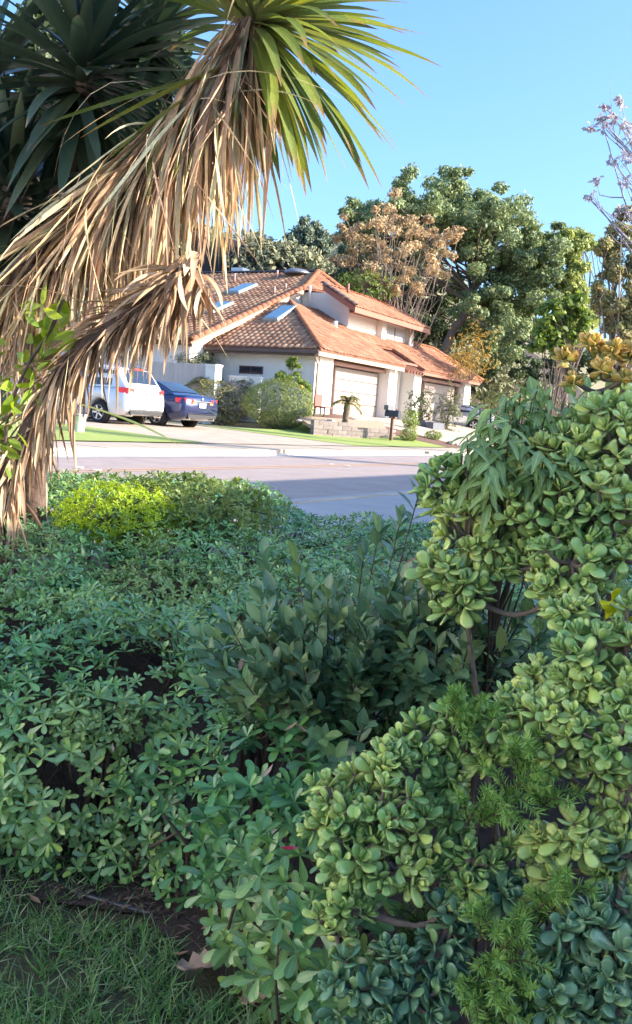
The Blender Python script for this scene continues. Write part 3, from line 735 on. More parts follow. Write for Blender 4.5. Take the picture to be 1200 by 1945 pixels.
SUV = dict(L=4.75, w=[(0, .80), (.1, .87), (.4, .92), (1.5, .94), (3.4, .94), (4.3, .90), (4.75, .70)], deck=[(0, .98), (.06, 1.06), (.2, 1.10), (3.4, 1.06), (3.6, 1.04), (4.5, .92), (4.75, .75)],
           bot=[(0, .42), (.25, .30), (1, .24), (3.8, .24), (4.5, .28), (4.75, .36)], roof=[(.10, 1.06), (.16, 1.18), (.42, 1.60), (.7, 1.66), (1.6, 1.70), (2.6, 1.67), (2.9, 1.60), (3.7, 1.02)],
           wheels=(1.0, 3.75), cab=(.10, 3.72), glass=(0.02, 0.028, 0.045), side=[(.62, 1.35), (1.45, 2.25), (2.32, 3.0)], rear_glass=(.17, .40), front_glass=(2.98, 3.6),
           lamp=dict(z0=.90, z1=1.08, **{'in': .55}), plate=.68, doors=(1.5, 2.4), trim=M_CHROME)
SEDAN = dict(L=4.85, w=[(0, .82), (.1, .89), (.4, .93), (1.5, .935), (3.4, .935), (4.3, .89), (4.85, .66)], deck=[(0, .92), (.05, 1.0), (.12, 1.03), (.6, 1.04), (1.0, 1.0), (3.3, .98), (3.6, .96), (4.5, .80), (4.85, .62)],
           bot=[(0, .38), (.25, .26), (1, .19), (3.9, .19), (4.5, .22), (4.85, .3)], roof=[(.52, 1.03), (.9, 1.20), (1.40, 1.40), (1.9, 1.46), (2.4, 1.46), (2.8, 1.38), (3.6, .97)],
           wheels=(1.05, 3.85), cab=(.52, 3.62), glass=(0.015, 0.03, 0.075), side=[(1.12, 1.92), (2.0, 2.85)], rear_glass=(.66, 1.36), front_glass=(2.85, 3.5),
           lamp=dict(z0=.74, z1=.93, amber=True, **{'in': .44}), plate=.66, doors=(1.5, 2.4), trim=M_CHROME)
CAR_RZ = ROT_H + math.pi / 2
def gw(u, v, lift=0.0): return W(u, v, float(gh(u, v)) + lift)
SL = math.atan2(float(gh(-14, 1.5) - gh(-14, -2)), 3.5)
suv, sec_, cb_ = build_car('parked_car', gw(-15.25, -2.35, .03), CAR_RZ, carpaint('white_car_paint', (0.72, 0.73, 0.76), .1), SUV, 'white sport utility car parked on the driveway beside the dark blue sedan', 'cars parked in front of the houses')
suv.rotation_euler = (0, -SL * 0, CAR_RZ)
MB().box((.40, -.30, 1.60), (.46, .30, 1.645)).build('high_brake_lamp', M_REDL, suv)
MB().tube([(.18, .05, 1.16), (.20, -.12, 1.21), (.235, -.38, 1.235)], .014, 6).build('rear_wiper', M_RIM, suv)
MB().box((.12, -.18, .885), (.0, .18, .90)).build('tailgate_badge', M_CHROME, suv)
for sd in (-1, 1): MB().tube([(.6, sd * .62, 1.70), (.8, sd * .62, 1.745), (2.5, sd * .62, 1.76), (2.7, sd * .62, 1.70)], .018, 6).build('roof_rail', M_CHROME, suv)
sed, _, _ = build_car('parked_car', gw(-12.85, -2.55, .03), CAR_RZ, carpaint('blue_car_paint', (0.014, 0.026, 0.095), .35), SEDAN, 'dark blue sedan parked on the driveway next to the lawn', 'cars parked in front of the houses')
car3, _, _ = build_car('parked_car', gw(13.2, -5.6, .03), CAR_RZ + math.radians(4), carpaint('silver_car_paint', (0.55, 0.56, 0.60), .5), SEDAN, 'silver car on the right driveway, mostly hidden behind the drooping leaves', 'cars parked in front of the houses')
car3.location = [float(c) for c in gw(13.3, -3.2, .03)]

# grey board fence and its white end pier
M_FENCE = mat('greige_fence_board', (0.62, 0.53, 0.48), .9, (0.54, 0.455, 0.41), 3, .6, obj_var=.05, streak=(6, 6, .6))
fz = 0.85
FE = empty('board_fence', W(-5.0, 3.2, fz), ROT_H, label='tall grey beige vertical board fence behind the parked cars', cat='fence')
for k in range(46):
    MB().box((0, k * .245, 0), (.022 + .006 * (k % 2), k * .245 + .238, 2.50 + .012 * math.sin(k * 1.9))).build('fence_board', M_FENCE, FE)
for zz in (.4, 2.1): MB().box((.03, 0, zz), (.07, 11.2, zz + .1)).build('rail', M_FENCE, FE)
P_ = empty('wall_pier', W(-5.05, 2.65, fz), ROT_H, label='white stucco pier at the end of the board fence', cat='pier')
MB().box((-.1, 0, 0), (.35, .5, 2.42)).build('pier_shaft', M_STUCCO, P_); MB().box((-.13, -.03, 2.42), (.38, .53, 2.50)).build('pier_cap', M_STUCCO, P_)
YW = empty('garden_wall', W(-4.2, 1.1, fz), ROT_H, label='low white stucco garden wall in sun below the wing window', cat='wall')
MB().box((0, 0, 0), (.2, 1.5, 2.05)).build('wall_body', M_STUCCO, YW); MB().box((-.03, -.03, 2.05), (.23, 1.53, 2.12)).build('wall_coping', M_STUCCO, YW)

# retaining wall of split blocks
M_BLOCK = mat('split_block', (0.26, 0.22, 0.20), .95, (0.18, 0.15, 0.14), 5, .7, .6, 30, obj_var=.14)
PA = np.array([-6.6, -3.0]); PB = np.array([-3.7, -4.75]); dl = PB - PA; LW = np.linalg.norm(dl); dl /= LW
ang = math.atan2(dl[1], dl[0])
RW = empty('retaining_wall', W(PA[0], PA[1], .78), ROT_H + ang, label='low stepped grey block retaining wall beside the mailbox', cat='wall')
blk = {}
bw, bh = .41, .155
for r in range(4):
    x = -.2 * (r % 2)
    while x < LW:
        a, b_ = max(x, 0), min(x + bw, LW)
        top_ok = r < 3 or b_ < LW * .58
        if b_ - a > .08 and top_ok:
            key = round(b_ - a, 2)
            if key not in blk:
                tmp = MB().box((.006, 0, .004), (b_ - a - .006, .26, bh - .004)); me = bpy.data.meshes.new('block'); me.from_pydata(tmp.V, [], tmp.F); me.materials.append(M_BLOCK); blk[key] = me
            o = link('block', blk[key], RW); o.location = (a, float(RNG.normal(0, .008)), r * bh)
        x += bw
# right-hand return of the wall
for r in range(3):
    for k in range(4):
        o = link('block', blk[.41], RW); o.location = (LW + .27, .02 + k * .41 - .2 * (r % 2) + .2, r * bh); o.rotation_euler = (0, 0, math.pi / 2)
tan_fill = MB().prism([(0, .26, .30), (LW, .26, .30), (LW + 1.2, 2.4, .62), (.6, 2.6, .62)], (0, 0, .12)); tan_fill.build('planting_soil', mat('tan_gravel', (0.46, 0.34, 0.23), .95, (0.30, 0.21, 0.14), 9, .8, .7, 40), RW)
# stones along the bed
M_STONE = mat('pale_rock', (0.48, 0.42, 0.36), .9, (0.32, 0.26, 0.22), 4, .7, .4, 20, obj_var=.25)
def rock_mesh(seed):
    r = np.random.default_rng(seed); P = unit(r.normal(size=(26, 3))) * r.uniform(.75, 1.1, (26, 1)); P[:, 2] *= .65
    import bmesh
    bm = bmesh.new(); [bm.verts.new(p) for p in P]; bmesh.ops.convex_hull(bm, input=bm.verts); me = bpy.data.meshes.new('garden_rock')
    bm.to_mesh(me); bm.free(); me.materials.append(M_STONE); return me
ROCKS = [rock_mesh(s) for s in range(4)]
for k in range(20):
    if k < 12: u, v = RNG.uniform(-3.1, -.9), RNG.uniform(-6.5, -2.2)
    else: u, v = RNG.uniform(-6, -3.4), RNG.uniform(-3.2, -1.8)
    s = RNG.uniform(.07, .20); z = float(gh(u, v))
    if k >= 12: z = max(z, 1.28)
    o = link('garden_rock', ROCKS[k % 4], None, label='small pale rock in the mulch bed by the mailbox' if k < 12 else 'small tan rock on the planting above the block wall', cat='rock', group='rocks in the mulch bed' if k < 12 else 'rocks above the block wall')
    o.location = [float(c) for c in W(u, v, z + s * .45)]; o.scale = (s * 1.2, s, s); o.rotation_euler = (0, 0, RNG.uniform(0, 6))
# mailbox
q = gpx(742, 838)
MBX = empty('mailbox', q, ROT_H, label='black mailbox on a brown post at the end of the block wall', cat='mailbox')
MB().box((-.05, -.05, -.1), (.05, .05, .92)).build('post', mat('mailbox_post', (0.20, 0.10, 0.08), .8), MBX)
mb = MB(); pr = [(-.13, 0), (-.13, .14)] + [(-.13 * math.cos(a), .14 + .11 * math.sin(a)) for a in np.linspace(0.3, math.pi - .3, 6)] + [(.13, .14), (.13, 0)]
mb.prism([(x, -.28, .92 + z) for x, z in pr], (0, .56, 0)).build('box', plain('black_mailbox', (0.03, 0.035, 0.045), .5), MBX)
MB().box((-.22, -.05, .86), (.22, .05, .92)).build('cross_arm', MATS['mailbox_post'], MBX)
MB().box((.135, -.1, 1.02), (.15, -.06, 1.22)).build('flag', M_REDL, MBX)
MB().box((-.20, .12, 1.16), (.26, .30, 1.34)).build('newspaper_box', plain('grey_box', (0.12, 0.12, 0.13), .6), MBX)
# bucket beside the SUV
q = gpx(148, 822)
bk = empty('bucket', q, 0, label='pale green plastic bucket on the grass beside the white car', cat='bucket')
MB().lathe([(.13, 0), (.14, .02), (.17, .36), (.185, .37), (.17, .385), (.16, .36)], 16).build('shell', plain('bucket_plastic', (0.52, 0.60, 0.56), .5), bk, smooth=True)
MB().lathe([(.19, .38), (.19, .42), (.15, .44), (.02, .445)], 16).build('lid', plain('grey_lid', (0.2, 0.21, 0.23), .5), bk, smooth=True)
# patio chair by the first pillar
q = L2(-2.9, -1.35, 0); q[2] = ghw(q)
PC = empty('patio_chair', q, ROT_H, label='reddish patio chair in front of the first white pillar', cat='chair')
M_CH = mat('red_chair_cloth', (0.38, 0.11, 0.09), .8)
MB().box((0, 0, .38), (.6, .55, .45)).build('seat', M_CH, PC); MB().box((0, .5, .45), (.6, .57, .95)).build('backrest', M_CH, PC)
for a, b_ in ((.03, .03), (.53, .03), (.03, .5), (.53, .5)): MB().box((a, b_, 0), (a + .05, b_ + .05, .38)).build('leg', M_BROWN, PC)
# raised pavement markers
for px, py, wh in ((150, 890, 'farthest left'), (184, 895, 'second from the left'), (630, 883, 'third from the left'), (660, 886, 'farthest right')):
    r = ray(px, py); t = (Z_ROAD - CAM[2]) / r[2]; q = CAM + t * r
    o = MB().prism([(-.05, -.05, 0), (.05, -.05, 0), (.05, .05, 0), (-.05, .05, 0)], (0, 0, .02)).build('road_marker', mat('marker_white', (0.7, 0.68, 0.62), .6), None, label='small white raised marker on the centre line of the road, ' + wh, cat='road marker', group='raised markers on the centre line')
    o.location = [float(c) for c in (q[0], q[1], Z_ROAD + .005)]; o.scale = (1.0, 1.0, 1.0)

# ------------------------------------------------------------------ trees and shrubs
M_TRUNK = mat('tree_bark', (0.20, 0.155, 0.12), .95, (0.10, 0.075, 0.06), 4, .7, .8, 18, streak=(1, 1, .25))
M_TRUNKP = mat('pale_bark', (0.34, 0.27, 0.22), .9, (0.20, 0.15, 0.12), 3, .7, .6, 15, streak=(1, 1, .3))
def crown(parent, clumps, per, size, tm, m, spread=1.0, name='crown', flat=.7):
    """clumps: (n,4) centre+radius; leaf faces on and inside every clump"""
    C = np.repeat(clumps[:, :3], per, 0); Rr = np.repeat(clumps[:, 3], per)
    d_ = rand_unit(len(C)); rr = RNG.uniform(.35, 1.0, len(C)) ** .6
    P = C + d_ * (Rr * rr)[:, None] * np.array([1, 1, flat])
    nr = unit(d_ + .8 * rand_unit(len(C)) + np.array([0, 0, .4])); al = rand_unit(len(C)); al[:, 2] -= .4
    o = cloud(name, tm, P, frames(unit(al), nr), size * RNG.uniform(.6, 1.4, len(C)), m, None, False)
    return attach(o, parent)
def clump_shell(c, rad, n, r0, r1, low=-.6, inner=.45):
    d_ = rand_unit(n * 3); d_ = d_[d_[:, 2] > low][:n]; k = RNG.uniform(inner, 1.0, len(d_)) ** .7
    P = np.asarray(c) + d_ * k[:, None] * np.asarray(rad)
    return np.concatenate([P, RNG.uniform(r0, r1, (len(P), 1))], 1)
def limbs(parent, base, clumps, r_base, n, m=M_TRUNK, fork=.35, seg=7, trunk_pts=None, wob=.06, ext=.3):
    base = np.asarray(base, float); C = clumps[:, :3]; cen = C.mean(0)
    if trunk_pts is None:
        f = base + (cen - base) * fork; trunk_pts = [base - np.array([0, 0, .4]), base + (f - base) * .5 + RNG.normal(0, .02, 3) * np.linalg.norm(f - base), f]
    tp = smooth_path(trunk_pts, 10); Ltr = np.linalg.norm(tp[-1] - tp[0])
    V, F = tube_arrays(tp, np.linspace(r_base, r_base * .62, len(tp)), 10)
    attach(link('trunk', np_mesh('trunk', V, F, m, smooth=True)), parent)
    idx = RNG.choice(len(C), min(n, len(C)), replace=False); tubes = []
    for i in idx:
        s0 = tp[RNG.integers(len(tp) // 2, len(tp))]; e_ = C[i]; L = np.linalg.norm(e_ - s0)
        mid = s0 + (e_ - s0) * .5 + RNG.normal(0, wob, 3) * L + np.array([0, 0, .06 * L])
        path = smooth_path([s0, mid, e_], 8); r = r_base * RNG.uniform(.22, .42)
        tubes.append((path, np.linspace(r, r * .18, 8)))
        for _ in range(2):
            a = path[RNG.integers(3, 7)]; b_ = a + (e_ - s0) * ext + RNG.normal(0, .12 * ext / .3, 3) * L
            tubes.append((smooth_path([a, (a + b_) / 2 + RNG.normal(0, .03, 3) * L, b_], 5), np.linspace(r * .4, r * .1, 5)))
    return attach(many_tubes('branches', tubes, 6, m), parent)
def tree(name, label, base, cl, per, size, lm, r_base, nl, tm=T_SIMPLE, group='trees behind the house', bark=M_TRUNK, trunk_pts=None, cat='tree', fork=.35, flat=.7, ext=.13):
    t = empty(name, base, label=label, cat=cat, group=group)
    limbs(t, base, cl, r_base, nl, bark, fork, trunk_pts=trunk_pts, ext=ext); crown(t, cl, per, size, tm, lm, flat=flat); return t
LM_OAK = leafmat('grey_green_leaf', [(0.129, 0.199, 0.093), (0.197, 0.263, 0.116), (0.257, 0.302, 0.132), (0.151, 0.222, 0.124)], .6, .25)
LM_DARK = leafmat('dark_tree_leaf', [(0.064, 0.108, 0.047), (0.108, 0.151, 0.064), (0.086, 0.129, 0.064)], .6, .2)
LM_BROWN = leafmat('autumn_leaf', [(0.4, 0.3, 0.17), (0.44, 0.34, 0.19), (0.33, 0.29, 0.16), (0.48, 0.33, 0.19)], .7, .3)
LM_LIME = leafmat('lime_leaf', [(0.13, 0.20, 0.035), (0.19, 0.26, 0.05), (0.10, 0.16, 0.035)], .55, .3)
LM_OLIVE = leafmat('olive_leaf', [(0.085, 0.11, 0.045), (0.14, 0.16, 0.07), (0.11, 0.12, 0.06)], .6, .2)
LM_YELLOW = leafmat('yellow_leaf', [(0.42, 0.26, 0.05), (0.30, 0.22, 0.06), (0.20, 0.19, 0.07)], .6, .3)
def ptz(px, py, z): return at(px, py, z)
def clumps_px(items, z, jz=2.0, sub=6, flat=1.0, dy=0.0, shrink=1.0):
    """items: (px, py, radius px): each gives a cluster of foliage clumps at depth z"""
    out = []
    for it in items:
        px, py, rp = it[0], it[1] + dy, it[2] * shrink; zz = it[3] if len(it) > 3 else z; c = at(px, py, zz); R_ = rp / F_PX * zz
        cl = clump_shell(c, (R_, R_, R_ * flat), sub, R_ * .24, R_ * .55, -1, .25); out.append(cl)
    return np.concatenate(out)
def joined(cl, need=5):
    """drop clumps that would hang loose outside the crown (seen across the view)"""
    q = cl[:, [0, 2]]; d_ = np.linalg.norm(q[:, None] - q[None], axis=2); rs = cl[:, 3][:, None] + cl[:, 3][None]
    return cl[(d_ < rs * .62).sum(1) >= need]
# big grey-green tree, spreading in layers
Zb = 60.0
items = [(858, 350, 36), (800, 352, 45), (930, 362, 44), (745, 375, 42), (690, 395, 45), (985, 400, 42), (870, 390, 55), (1015, 440, 42), (945, 430, 55), (660, 400, 30), (1030, 480, 38), (900, 460, 52),
         (985, 500, 46), (930, 530, 50), (960, 590, 46), (1010, 560, 38), (905, 600, 36), (940, 640, 36), (820, 430, 50), (860, 520, 40), (975, 640, 30), (700, 440, 40), (760, 440, 45)]
cl = clumps_px(items + [(720, 410, 40), (780, 395, 45), (840, 380, 45), (910, 400, 45), (960, 465, 45), (1000, 520, 40), (880, 430, 45), (800, 470, 40), (1040, 520, 30), (1035, 440, 25), (900, 560, 40), (950, 560, 40)], Zb, sub=17, dy=16, shrink=.9)
cl[:, :3] += RNG.normal(0, 1, (len(cl), 3)) * np.array([.3, 2.2, .3])
cl = joined(cl)
base = ptz(826, 668, Zb); base[2] = min(base[2], ghw(base)) - .3
T1 = tree('spreading_tree', 'largest grey green spreading tree with a leaning trunk behind the house', base, cl, 210, .20, LM_OAK, .30, 40, trunk_pts=[base, ptz(850, 645, Zb), ptz(885, 600, Zb), ptz(892, 560, Zb), ptz(915, 520, Zb)])
# darker mass behind and below
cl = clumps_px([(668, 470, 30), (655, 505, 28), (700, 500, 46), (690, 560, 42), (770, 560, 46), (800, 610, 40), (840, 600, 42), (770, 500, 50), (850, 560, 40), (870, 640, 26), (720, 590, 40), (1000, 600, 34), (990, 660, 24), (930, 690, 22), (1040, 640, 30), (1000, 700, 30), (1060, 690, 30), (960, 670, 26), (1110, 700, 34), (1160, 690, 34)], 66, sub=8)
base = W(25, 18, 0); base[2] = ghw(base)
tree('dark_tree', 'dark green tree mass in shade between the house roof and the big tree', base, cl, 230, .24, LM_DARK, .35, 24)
# autumn tree with pale limbs
items = [(745, 400, 26), (710, 425, 26), (780, 425, 26), (680, 450, 30), (740, 450, 34), (810, 440, 26), (835, 470, 28), (660, 485, 26), (705, 495, 32), (770, 495, 34), (830, 505, 26), (800, 540, 24), (690, 530, 24), (740, 545, 26), (650, 440, 18), (855, 440, 18)]
cl = clumps_px(items, 52, sub=7); cl[:, :3] += RNG.normal(0, 1, (len(cl), 3)) * np.array([.2, 1.0, .2])
base = ptz(752, 610, 52); base[2] = ghw(base) - .2
t2 = tree('autumn_tree', 'half bare tree with brown and yellow leaves rising over the orange roof', base, cl, 85, .16, LM_BROWN, .15, 60, bark=M_TRUNKP, fork=.2)
# smaller trees
cl = clumps_px([(575, 435, 22), (600, 445, 22), (560, 460, 20), (590, 475, 24), (615, 470, 18), (570, 492, 22), (600, 500, 24), (545, 500, 14)], 80, sub=9)
base = ptz(590, 520, 80); base[2] = ghw(base)
tree('small_tree', 'small airy blue green tree on the skyline left of the big tree', base, cl, 180, .26, leafmat('blue_green_leaf', [(0.12, 0.17, 0.12), (0.18, 0.22, 0.14), (0.15, 0.2, 0.14)], .6, .2), .2, 24)
items = [(1075, 440, 26), (1090, 470, 30), (1060, 480, 26), (1100, 510, 30), (1070, 530, 30), (1095, 560, 30), (1060, 580, 26), (1110, 600, 26), (1050, 620, 26), (1085, 640, 30), (1115, 455, 18)]
cl = joined(clumps_px(items, 58, sub=13), 3); base = ptz(1085, 700, 58); base[2] = ghw(base)
tree('tall_tree', 'tall soft yellow green tree right of the big spreading tree', base, cl, 260, .20, leafmat('soft_green_leaf', [(0.258, 0.329, 0.094), (0.366, 0.411, 0.131), (0.194, 0.266, 0.094)], .6, .25), .25, 24)
items = [(1150, 470, 26), (1185, 450, 30), (1160, 520, 30), (1195, 510, 34), (1175, 570, 34), (1200, 600, 34), (1150, 600, 26), (1190, 420, 22), (1230, 500, 40), (1240, 570, 40), (1140, 560, 22), (1180, 640, 30)]
cl = joined(clumps_px(items, 50, sub=13), 3); base = ptz(1180, 700, 50); base[2] = ghw(base)
tree('russet_tree', 'russet and olive leaved tree at the right edge of the picture', base, cl, 200, .17, leafmat('russet_leaf', [(0.288, 0.276, 0.120), (0.228, 0.264, 0.108), (0.384, 0.300, 0.144), (0.192, 0.240, 0.096)], .65, .25), .25, 40, bark=M_TRUNKP)
items = [(1050, 590, 22), (1090, 580, 22), (1110, 600, 18), (1040, 630, 24), (1075, 625, 24), (1020, 650, 20), (1100, 640, 18), (1060, 665, 22)]
cl = clumps_px(items, 30, sub=8); base = ptz(1050, 740, 30); base[2] = ghw(base)
tree('lime_tree', 'young bright lime green tree with thin bare stems in front of the slope', base, cl, 60, .17, LM_LIME, .07, 26, fork=.3)
# nearly bare tree reaching in at the top right
items = [(1150, 235, 14), (1165, 222, 12), (1195, 232, 16), (1120, 240, 9), (1190, 300, 14), (1165, 308, 10), (1135, 345, 8), (1118, 374, 8), (1185, 345, 10), (1195, 400, 10), (1145, 205, 6), (1180, 195, 7), (1260, 260, 30), (1300, 330, 40), (1270, 420, 30), (1210, 380, 14), (1175, 405, 7), (1140, 225, 9), (1205, 270, 14)]
cl = clumps_px(items, 19, sub=6); base = np.array([10.6, 20.5, 0]); base[2] = max(ghw(base), .6)
tree('sparse_tree', 'nearly bare tree with scattered leaves tinted mauve by sky glare at the upper right edge', base, cl, 4, .11, leafmat('glare_mauve_leaf', [(0.34, 0.32, 0.4), (0.44, 0.38, 0.33), (0.3, 0.3, 0.38)], .6, .3), .10, 40, bark=mat('glare_mauve_bark', (0.38, 0.34, 0.39), .9), fork=.4, ext=.1, group='trees near the road')  # mauve of the blown-out sky put into leaf and bark colour

def shrub(name, label, base, rad, lm, n, size, cat='shrub', group=None, tm=T_OBOV2, up=.25, rag=.09, sink=.0, stems=6):
    """rounded bush: leaves in tufts on an uneven ellipsoid, twigs inside; leaf masses built as geometry"""
    t = empty(name, base, label=label, cat=cat, group=group)
    rad = np.asarray(rad, float); c = np.asarray(base, float) + np.array([0, 0, rad[2] * (1 - sink)])
    d_ = rand_unit(n); lump = 1 + rag * (np.sin(d_[:, 0] * 5 + 1) * np.cos(d_[:, 1] * 6) + .7 * np.sin(d_[:, 2] * 9 + d_[:, 0] * 4)) + RNG.normal(0, rag * .5, n)
    k = RNG.uniform(.72, 1.0, n) ** .5
    P = c + d_ * (lump * k)[:, None] * rad
    P[:, 2] = np.maximum(P[:, 2], base[2] + .02)
    A = unit(d_ + np.array([0, 0, up]) + .35 * rand_unit(n))
    p, r, s = whorls(P, A, 5, size)
    attach(cloud('foliage', tm, p, r, s, lm, None, False, kind='stuff'), t)
    tubes = []
    for i in range(stems):
        e_ = P[RNG.integers(n)]; b0 = np.asarray(base, float) + np.array([RNG.normal(0, .06), RNG.normal(0, .06), -.05])
        tubes.append((smooth_path([b0, (b0 + e_) / 2 + RNG.normal(0, .05, 3), e_], 6), np.linspace(.03, .008, 6)))
    attach(many_tubes('stems', tubes, 5, M_TRUNK), t)
    return t
YS = 'shrubs in the yard across the street'
LM_ROUND = leafmat('round_bush_leaf', [(0.12, 0.165, 0.045), (0.2, 0.24, 0.07), (0.155, 0.2, 0.055)], .5, .2)
q = gpx(532, 816); shrub('round_bush', 'large rounded clipped green bush on the lawn before the wing wall', q + np.array([-.12, .2, 0]), (1.42, 1.2, 1.0), LM_ROUND, 6000, .06, group=YS, rag=.035)
q = gpx(440, 803); shrub('purple_bush', 'purple brown leaved bush between the sedan and the round bush', q + np.array([.1, .3, 0]), (1.0, .85, .85), leafmat('purple_leaf', [(0.13, 0.085, 0.095), (0.18, 0.12, 0.13), (0.09, 0.06, 0.07)], .55, .15), 1800, .075, group=YS, rag=.12)
q = W(-5.6, 2.0, 0); q[2] = ghw(q); shrub('mixed_bush', 'taller olive green bush with pinkish tips behind the purple bush', q, (1.1, .9, .85), leafmat('pinkish_leaf', [(0.10, 0.13, 0.045), (0.16, 0.18, 0.07), (0.20, 0.14, 0.09)], .55, .2), 1500, .08, group=YS, rag=.15)
cl = clumps_px([(552, 700, 17), (532, 716, 15), (572, 718, 16), (556, 684, 8), (578, 738, 12), (548, 728, 16)], 37.4, sub=7); q = W(-3.3, .6, 0); q[2] = ghw(q)
tree('lemon_tree', 'bright green lemon tree with fruit against the wing wall', q, cl, 110, .085, LM_LIME, .05, 12, tm=T_OBOV2, group=YS)
for k in range(1):
    o = MB().lathe([(.01, -.07), (.05, -.04), (.06, 0), (.05, .04), (.01, .07)], 8).build('lemon', plain('lemon_peel', (0.72, 0.36, 0.05), .5), None, smooth=True, label='small orange fruit hanging in the lemon tree by the wall', cat='fruit'); o.location = [float(c) for c in at(573 - 4 * k, 735 - 9 * k, 36.2)]
q = W(-5.3, 5.0, 0); q[2] = 2.2; shrub('hedge_bush', 'grey green bush growing over the board fence under the roof', W(-3.4, 5.0, 2.55), (.8, .9, .72), LM_OLIVE, 1300, .12, group=YS, rag=.3, sink=.2)
shrub('hedge_bush', 'dark grey green bush over the far end of the board fence', W(-3.4, 8.2, 2.6), (.8, 1.0, .7), LM_OLIVE, 1000, .12, group=YS, rag=.3, sink=.2)
q = gpx(790, 806); shrub('entry_shrub', 'dark green shrub in front of the entry between the garages', q + np.array([.2, .6, 0]), (.55, .5, .85), leafmat('entry_leaf', [(0.05, 0.085, 0.035), (0.08, 0.12, 0.045)], .5, .2), 420, .12, group=YS, rag=.35)
q = gpx(778, 815); shrub('yellow_green_shrub', 'small yellow green spiky plant in front of the entry shrub', q, (.30, .28, .42), LM_LIME, 160, .14, group=YS, rag=.3, tm=T_LANC)
q = gpx(775, 838); shrub('low_shrub', 'low feathery green clump in the mulch bed right of the mailbox', q, (.34, .3, .24), LM_LIME, 200, .10, group=YS, tm=T_LANC)
q = gpx(822, 836); shrub('low_shrub', 'smaller low green clump farther right in the mulch bed', q, (.34, .3, .18), LM_LIME, 160, .10, group=YS, tm=T_LANC)
q = gpx(850, 818); shrub('young_shrub', 'young thin leafy shrub in front of the second garage door', q, (.45, .4, .95), LM_OLIVE, 260, .14, group=YS, rag=.5)
q = ptz(890, 712, 48); q[2] = ghw(q); shrub('yellow_shrub', 'orange yellow leaved shrub beyond the right end of the roof', ptz(892, 720, 50), (1.0, 1.0, 1.3), LM_YELLOW, 420, .16, group=YS, rag=.5)
q = ptz(690, 560, 50); shrub('roof_shrub', 'bright green bush showing just above the upper roof', ptz(690, 575, 51), (1.6, 1.2, .8), LM_LIME, 500, .16, group=YS, rag=.3)
q = np.array([9.6, 21.5, 0]); q[2] = ghw(q)
shrub('roadside_bush', 'broad olive bush beside the road beyond the right edge', q, (1.8, 2.2, 1.5), LM_OLIVE, 1500, .14, group='trees near the road', rag=.3)
q = ptz(960, 728, 34); shrub('slope_ground_cover', 'pale green bush on the bank right of the second garage', W(21.5, -.5, float(gh(21.5, -.5))), (2.0, 1.8, 1.2), leafmat('bank_leaf', [(0.16, 0.19, 0.06), (0.22, 0.23, 0.09)], .6, .25), 900, .14, group=YS, rag=.3)
# dark planter boxes in front of the second garage
for k, (a, b_) in enumerate(((797, 808), (812, 812))):
    q = gpx(a + 12, b_ + 3); o = empty('planter_box', q, ROT_H, label='dark low planter box by the second garage, %s' % ('nearer the entry' if k == 0 else 'farther from the entry'), cat='planter')
    MB().box((-.6, -.2, 0), (.9, .2, .30)).build('box_shell', plain('slate_box', (0.10, 0.11, 0.13), .8), o); MB().box((-.55, -.15, .301), (.85, .15, .32)).build('box_soil', M_SOIL, o)
def palm(name, label, base, h, n, fl, lm, lean=(0, 0), tr=.09):
    t = empty(name, base, label=label, cat='palm', group='small palms across the street'); base = np.asarray(base, float)
    top = base + np.array([lean[0], lean[1], h])
    pts = smooth_path([base - np.array([0, 0, .1]), (base + top) / 2, top], 12); rr = tr * (1 + .12 * np.sin(np.arange(12) * 2.5))
    V, F = tube_arrays(pts, rr, 10); attach(link('trunk', np_mesh('trunk', V, F, M_TRUNK, smooth=False)), t)
    for i in range(n):
        az = i * 2.4 + RNG.normal(0, .2); el = math.radians(RNG.uniform(5, 75)); L = fl * RNG.uniform(.8, 1.1)
        hd = np.array([math.cos(az), math.sin(az), 0]); s_ = np.linspace(0, 1, 12)
        P = top + np.outer(s_ * L * math.cos(el) * 1.05, hd) + np.outer(L * (s_ * math.sin(el) - .62 * s_ ** 2), [0, 0, 1])
        V, F = tube_arrays(P, np.linspace(.012, .004, 12), 4); Lf = np.zeros((len(V), 2)); Vs = [V]; Fs = [F]; Ls = [Lf]; nv = len(V)
        tt = np.gradient(P, axis=0); side = np.cross(unit(tt), [0, 0, 1.0]); side = unit(side)
        pos = []; al = []
        for j in np.linspace(1.5, 11, 26):
            a = P[int(j)] + (P[min(int(j) + 1, 11)] - P[int(j)]) * (j - int(j))
            for sd in (-1, 1): pos.append(a); al.append(sd * side[int(j)] * .8 + unit(tt)[int(j)] * .7 + np.array([0, 0, -.15 + RNG.normal(0, .1)]))
        pos = np.array(pos); al = np.array(al)
        v2, f2, l2 = cloud_arrays(T_NEEDLE, pos, frames(al, np.tile([0, 0, 1.0], (len(pos), 1))), L * .30 * RNG.uniform(.8, 1.1, len(pos)))
        Vs.append(v2); Fs.append(f2 + nv); Ls.append(l2)
        attach(link('frond', np_mesh('frond', np.concatenate(Vs), np.concatenate(Fs), lm, np.concatenate(Ls))), t)
    return t
LM_PALM = leafmat('palm_leaf', [(0.20, 0.21, 0.06), (0.27, 0.26, 0.09), (0.15, 0.18, 0.05)], .5, .25)
q = gpx(650, 800); palm('palm', 'little palm with a thick trunk in front of the first garage door', W(-4.6, -3.2, 1.2), .95, 22, .78, LM_PALM, (.05, 0), .12)
q = W(-4.9, 3.1, 0); q[2] = ghw(q); palm('palm', 'pale yellow palm beside the stucco pier behind the bushes', q, 1.5, 18, 1.2, LM_PALM)
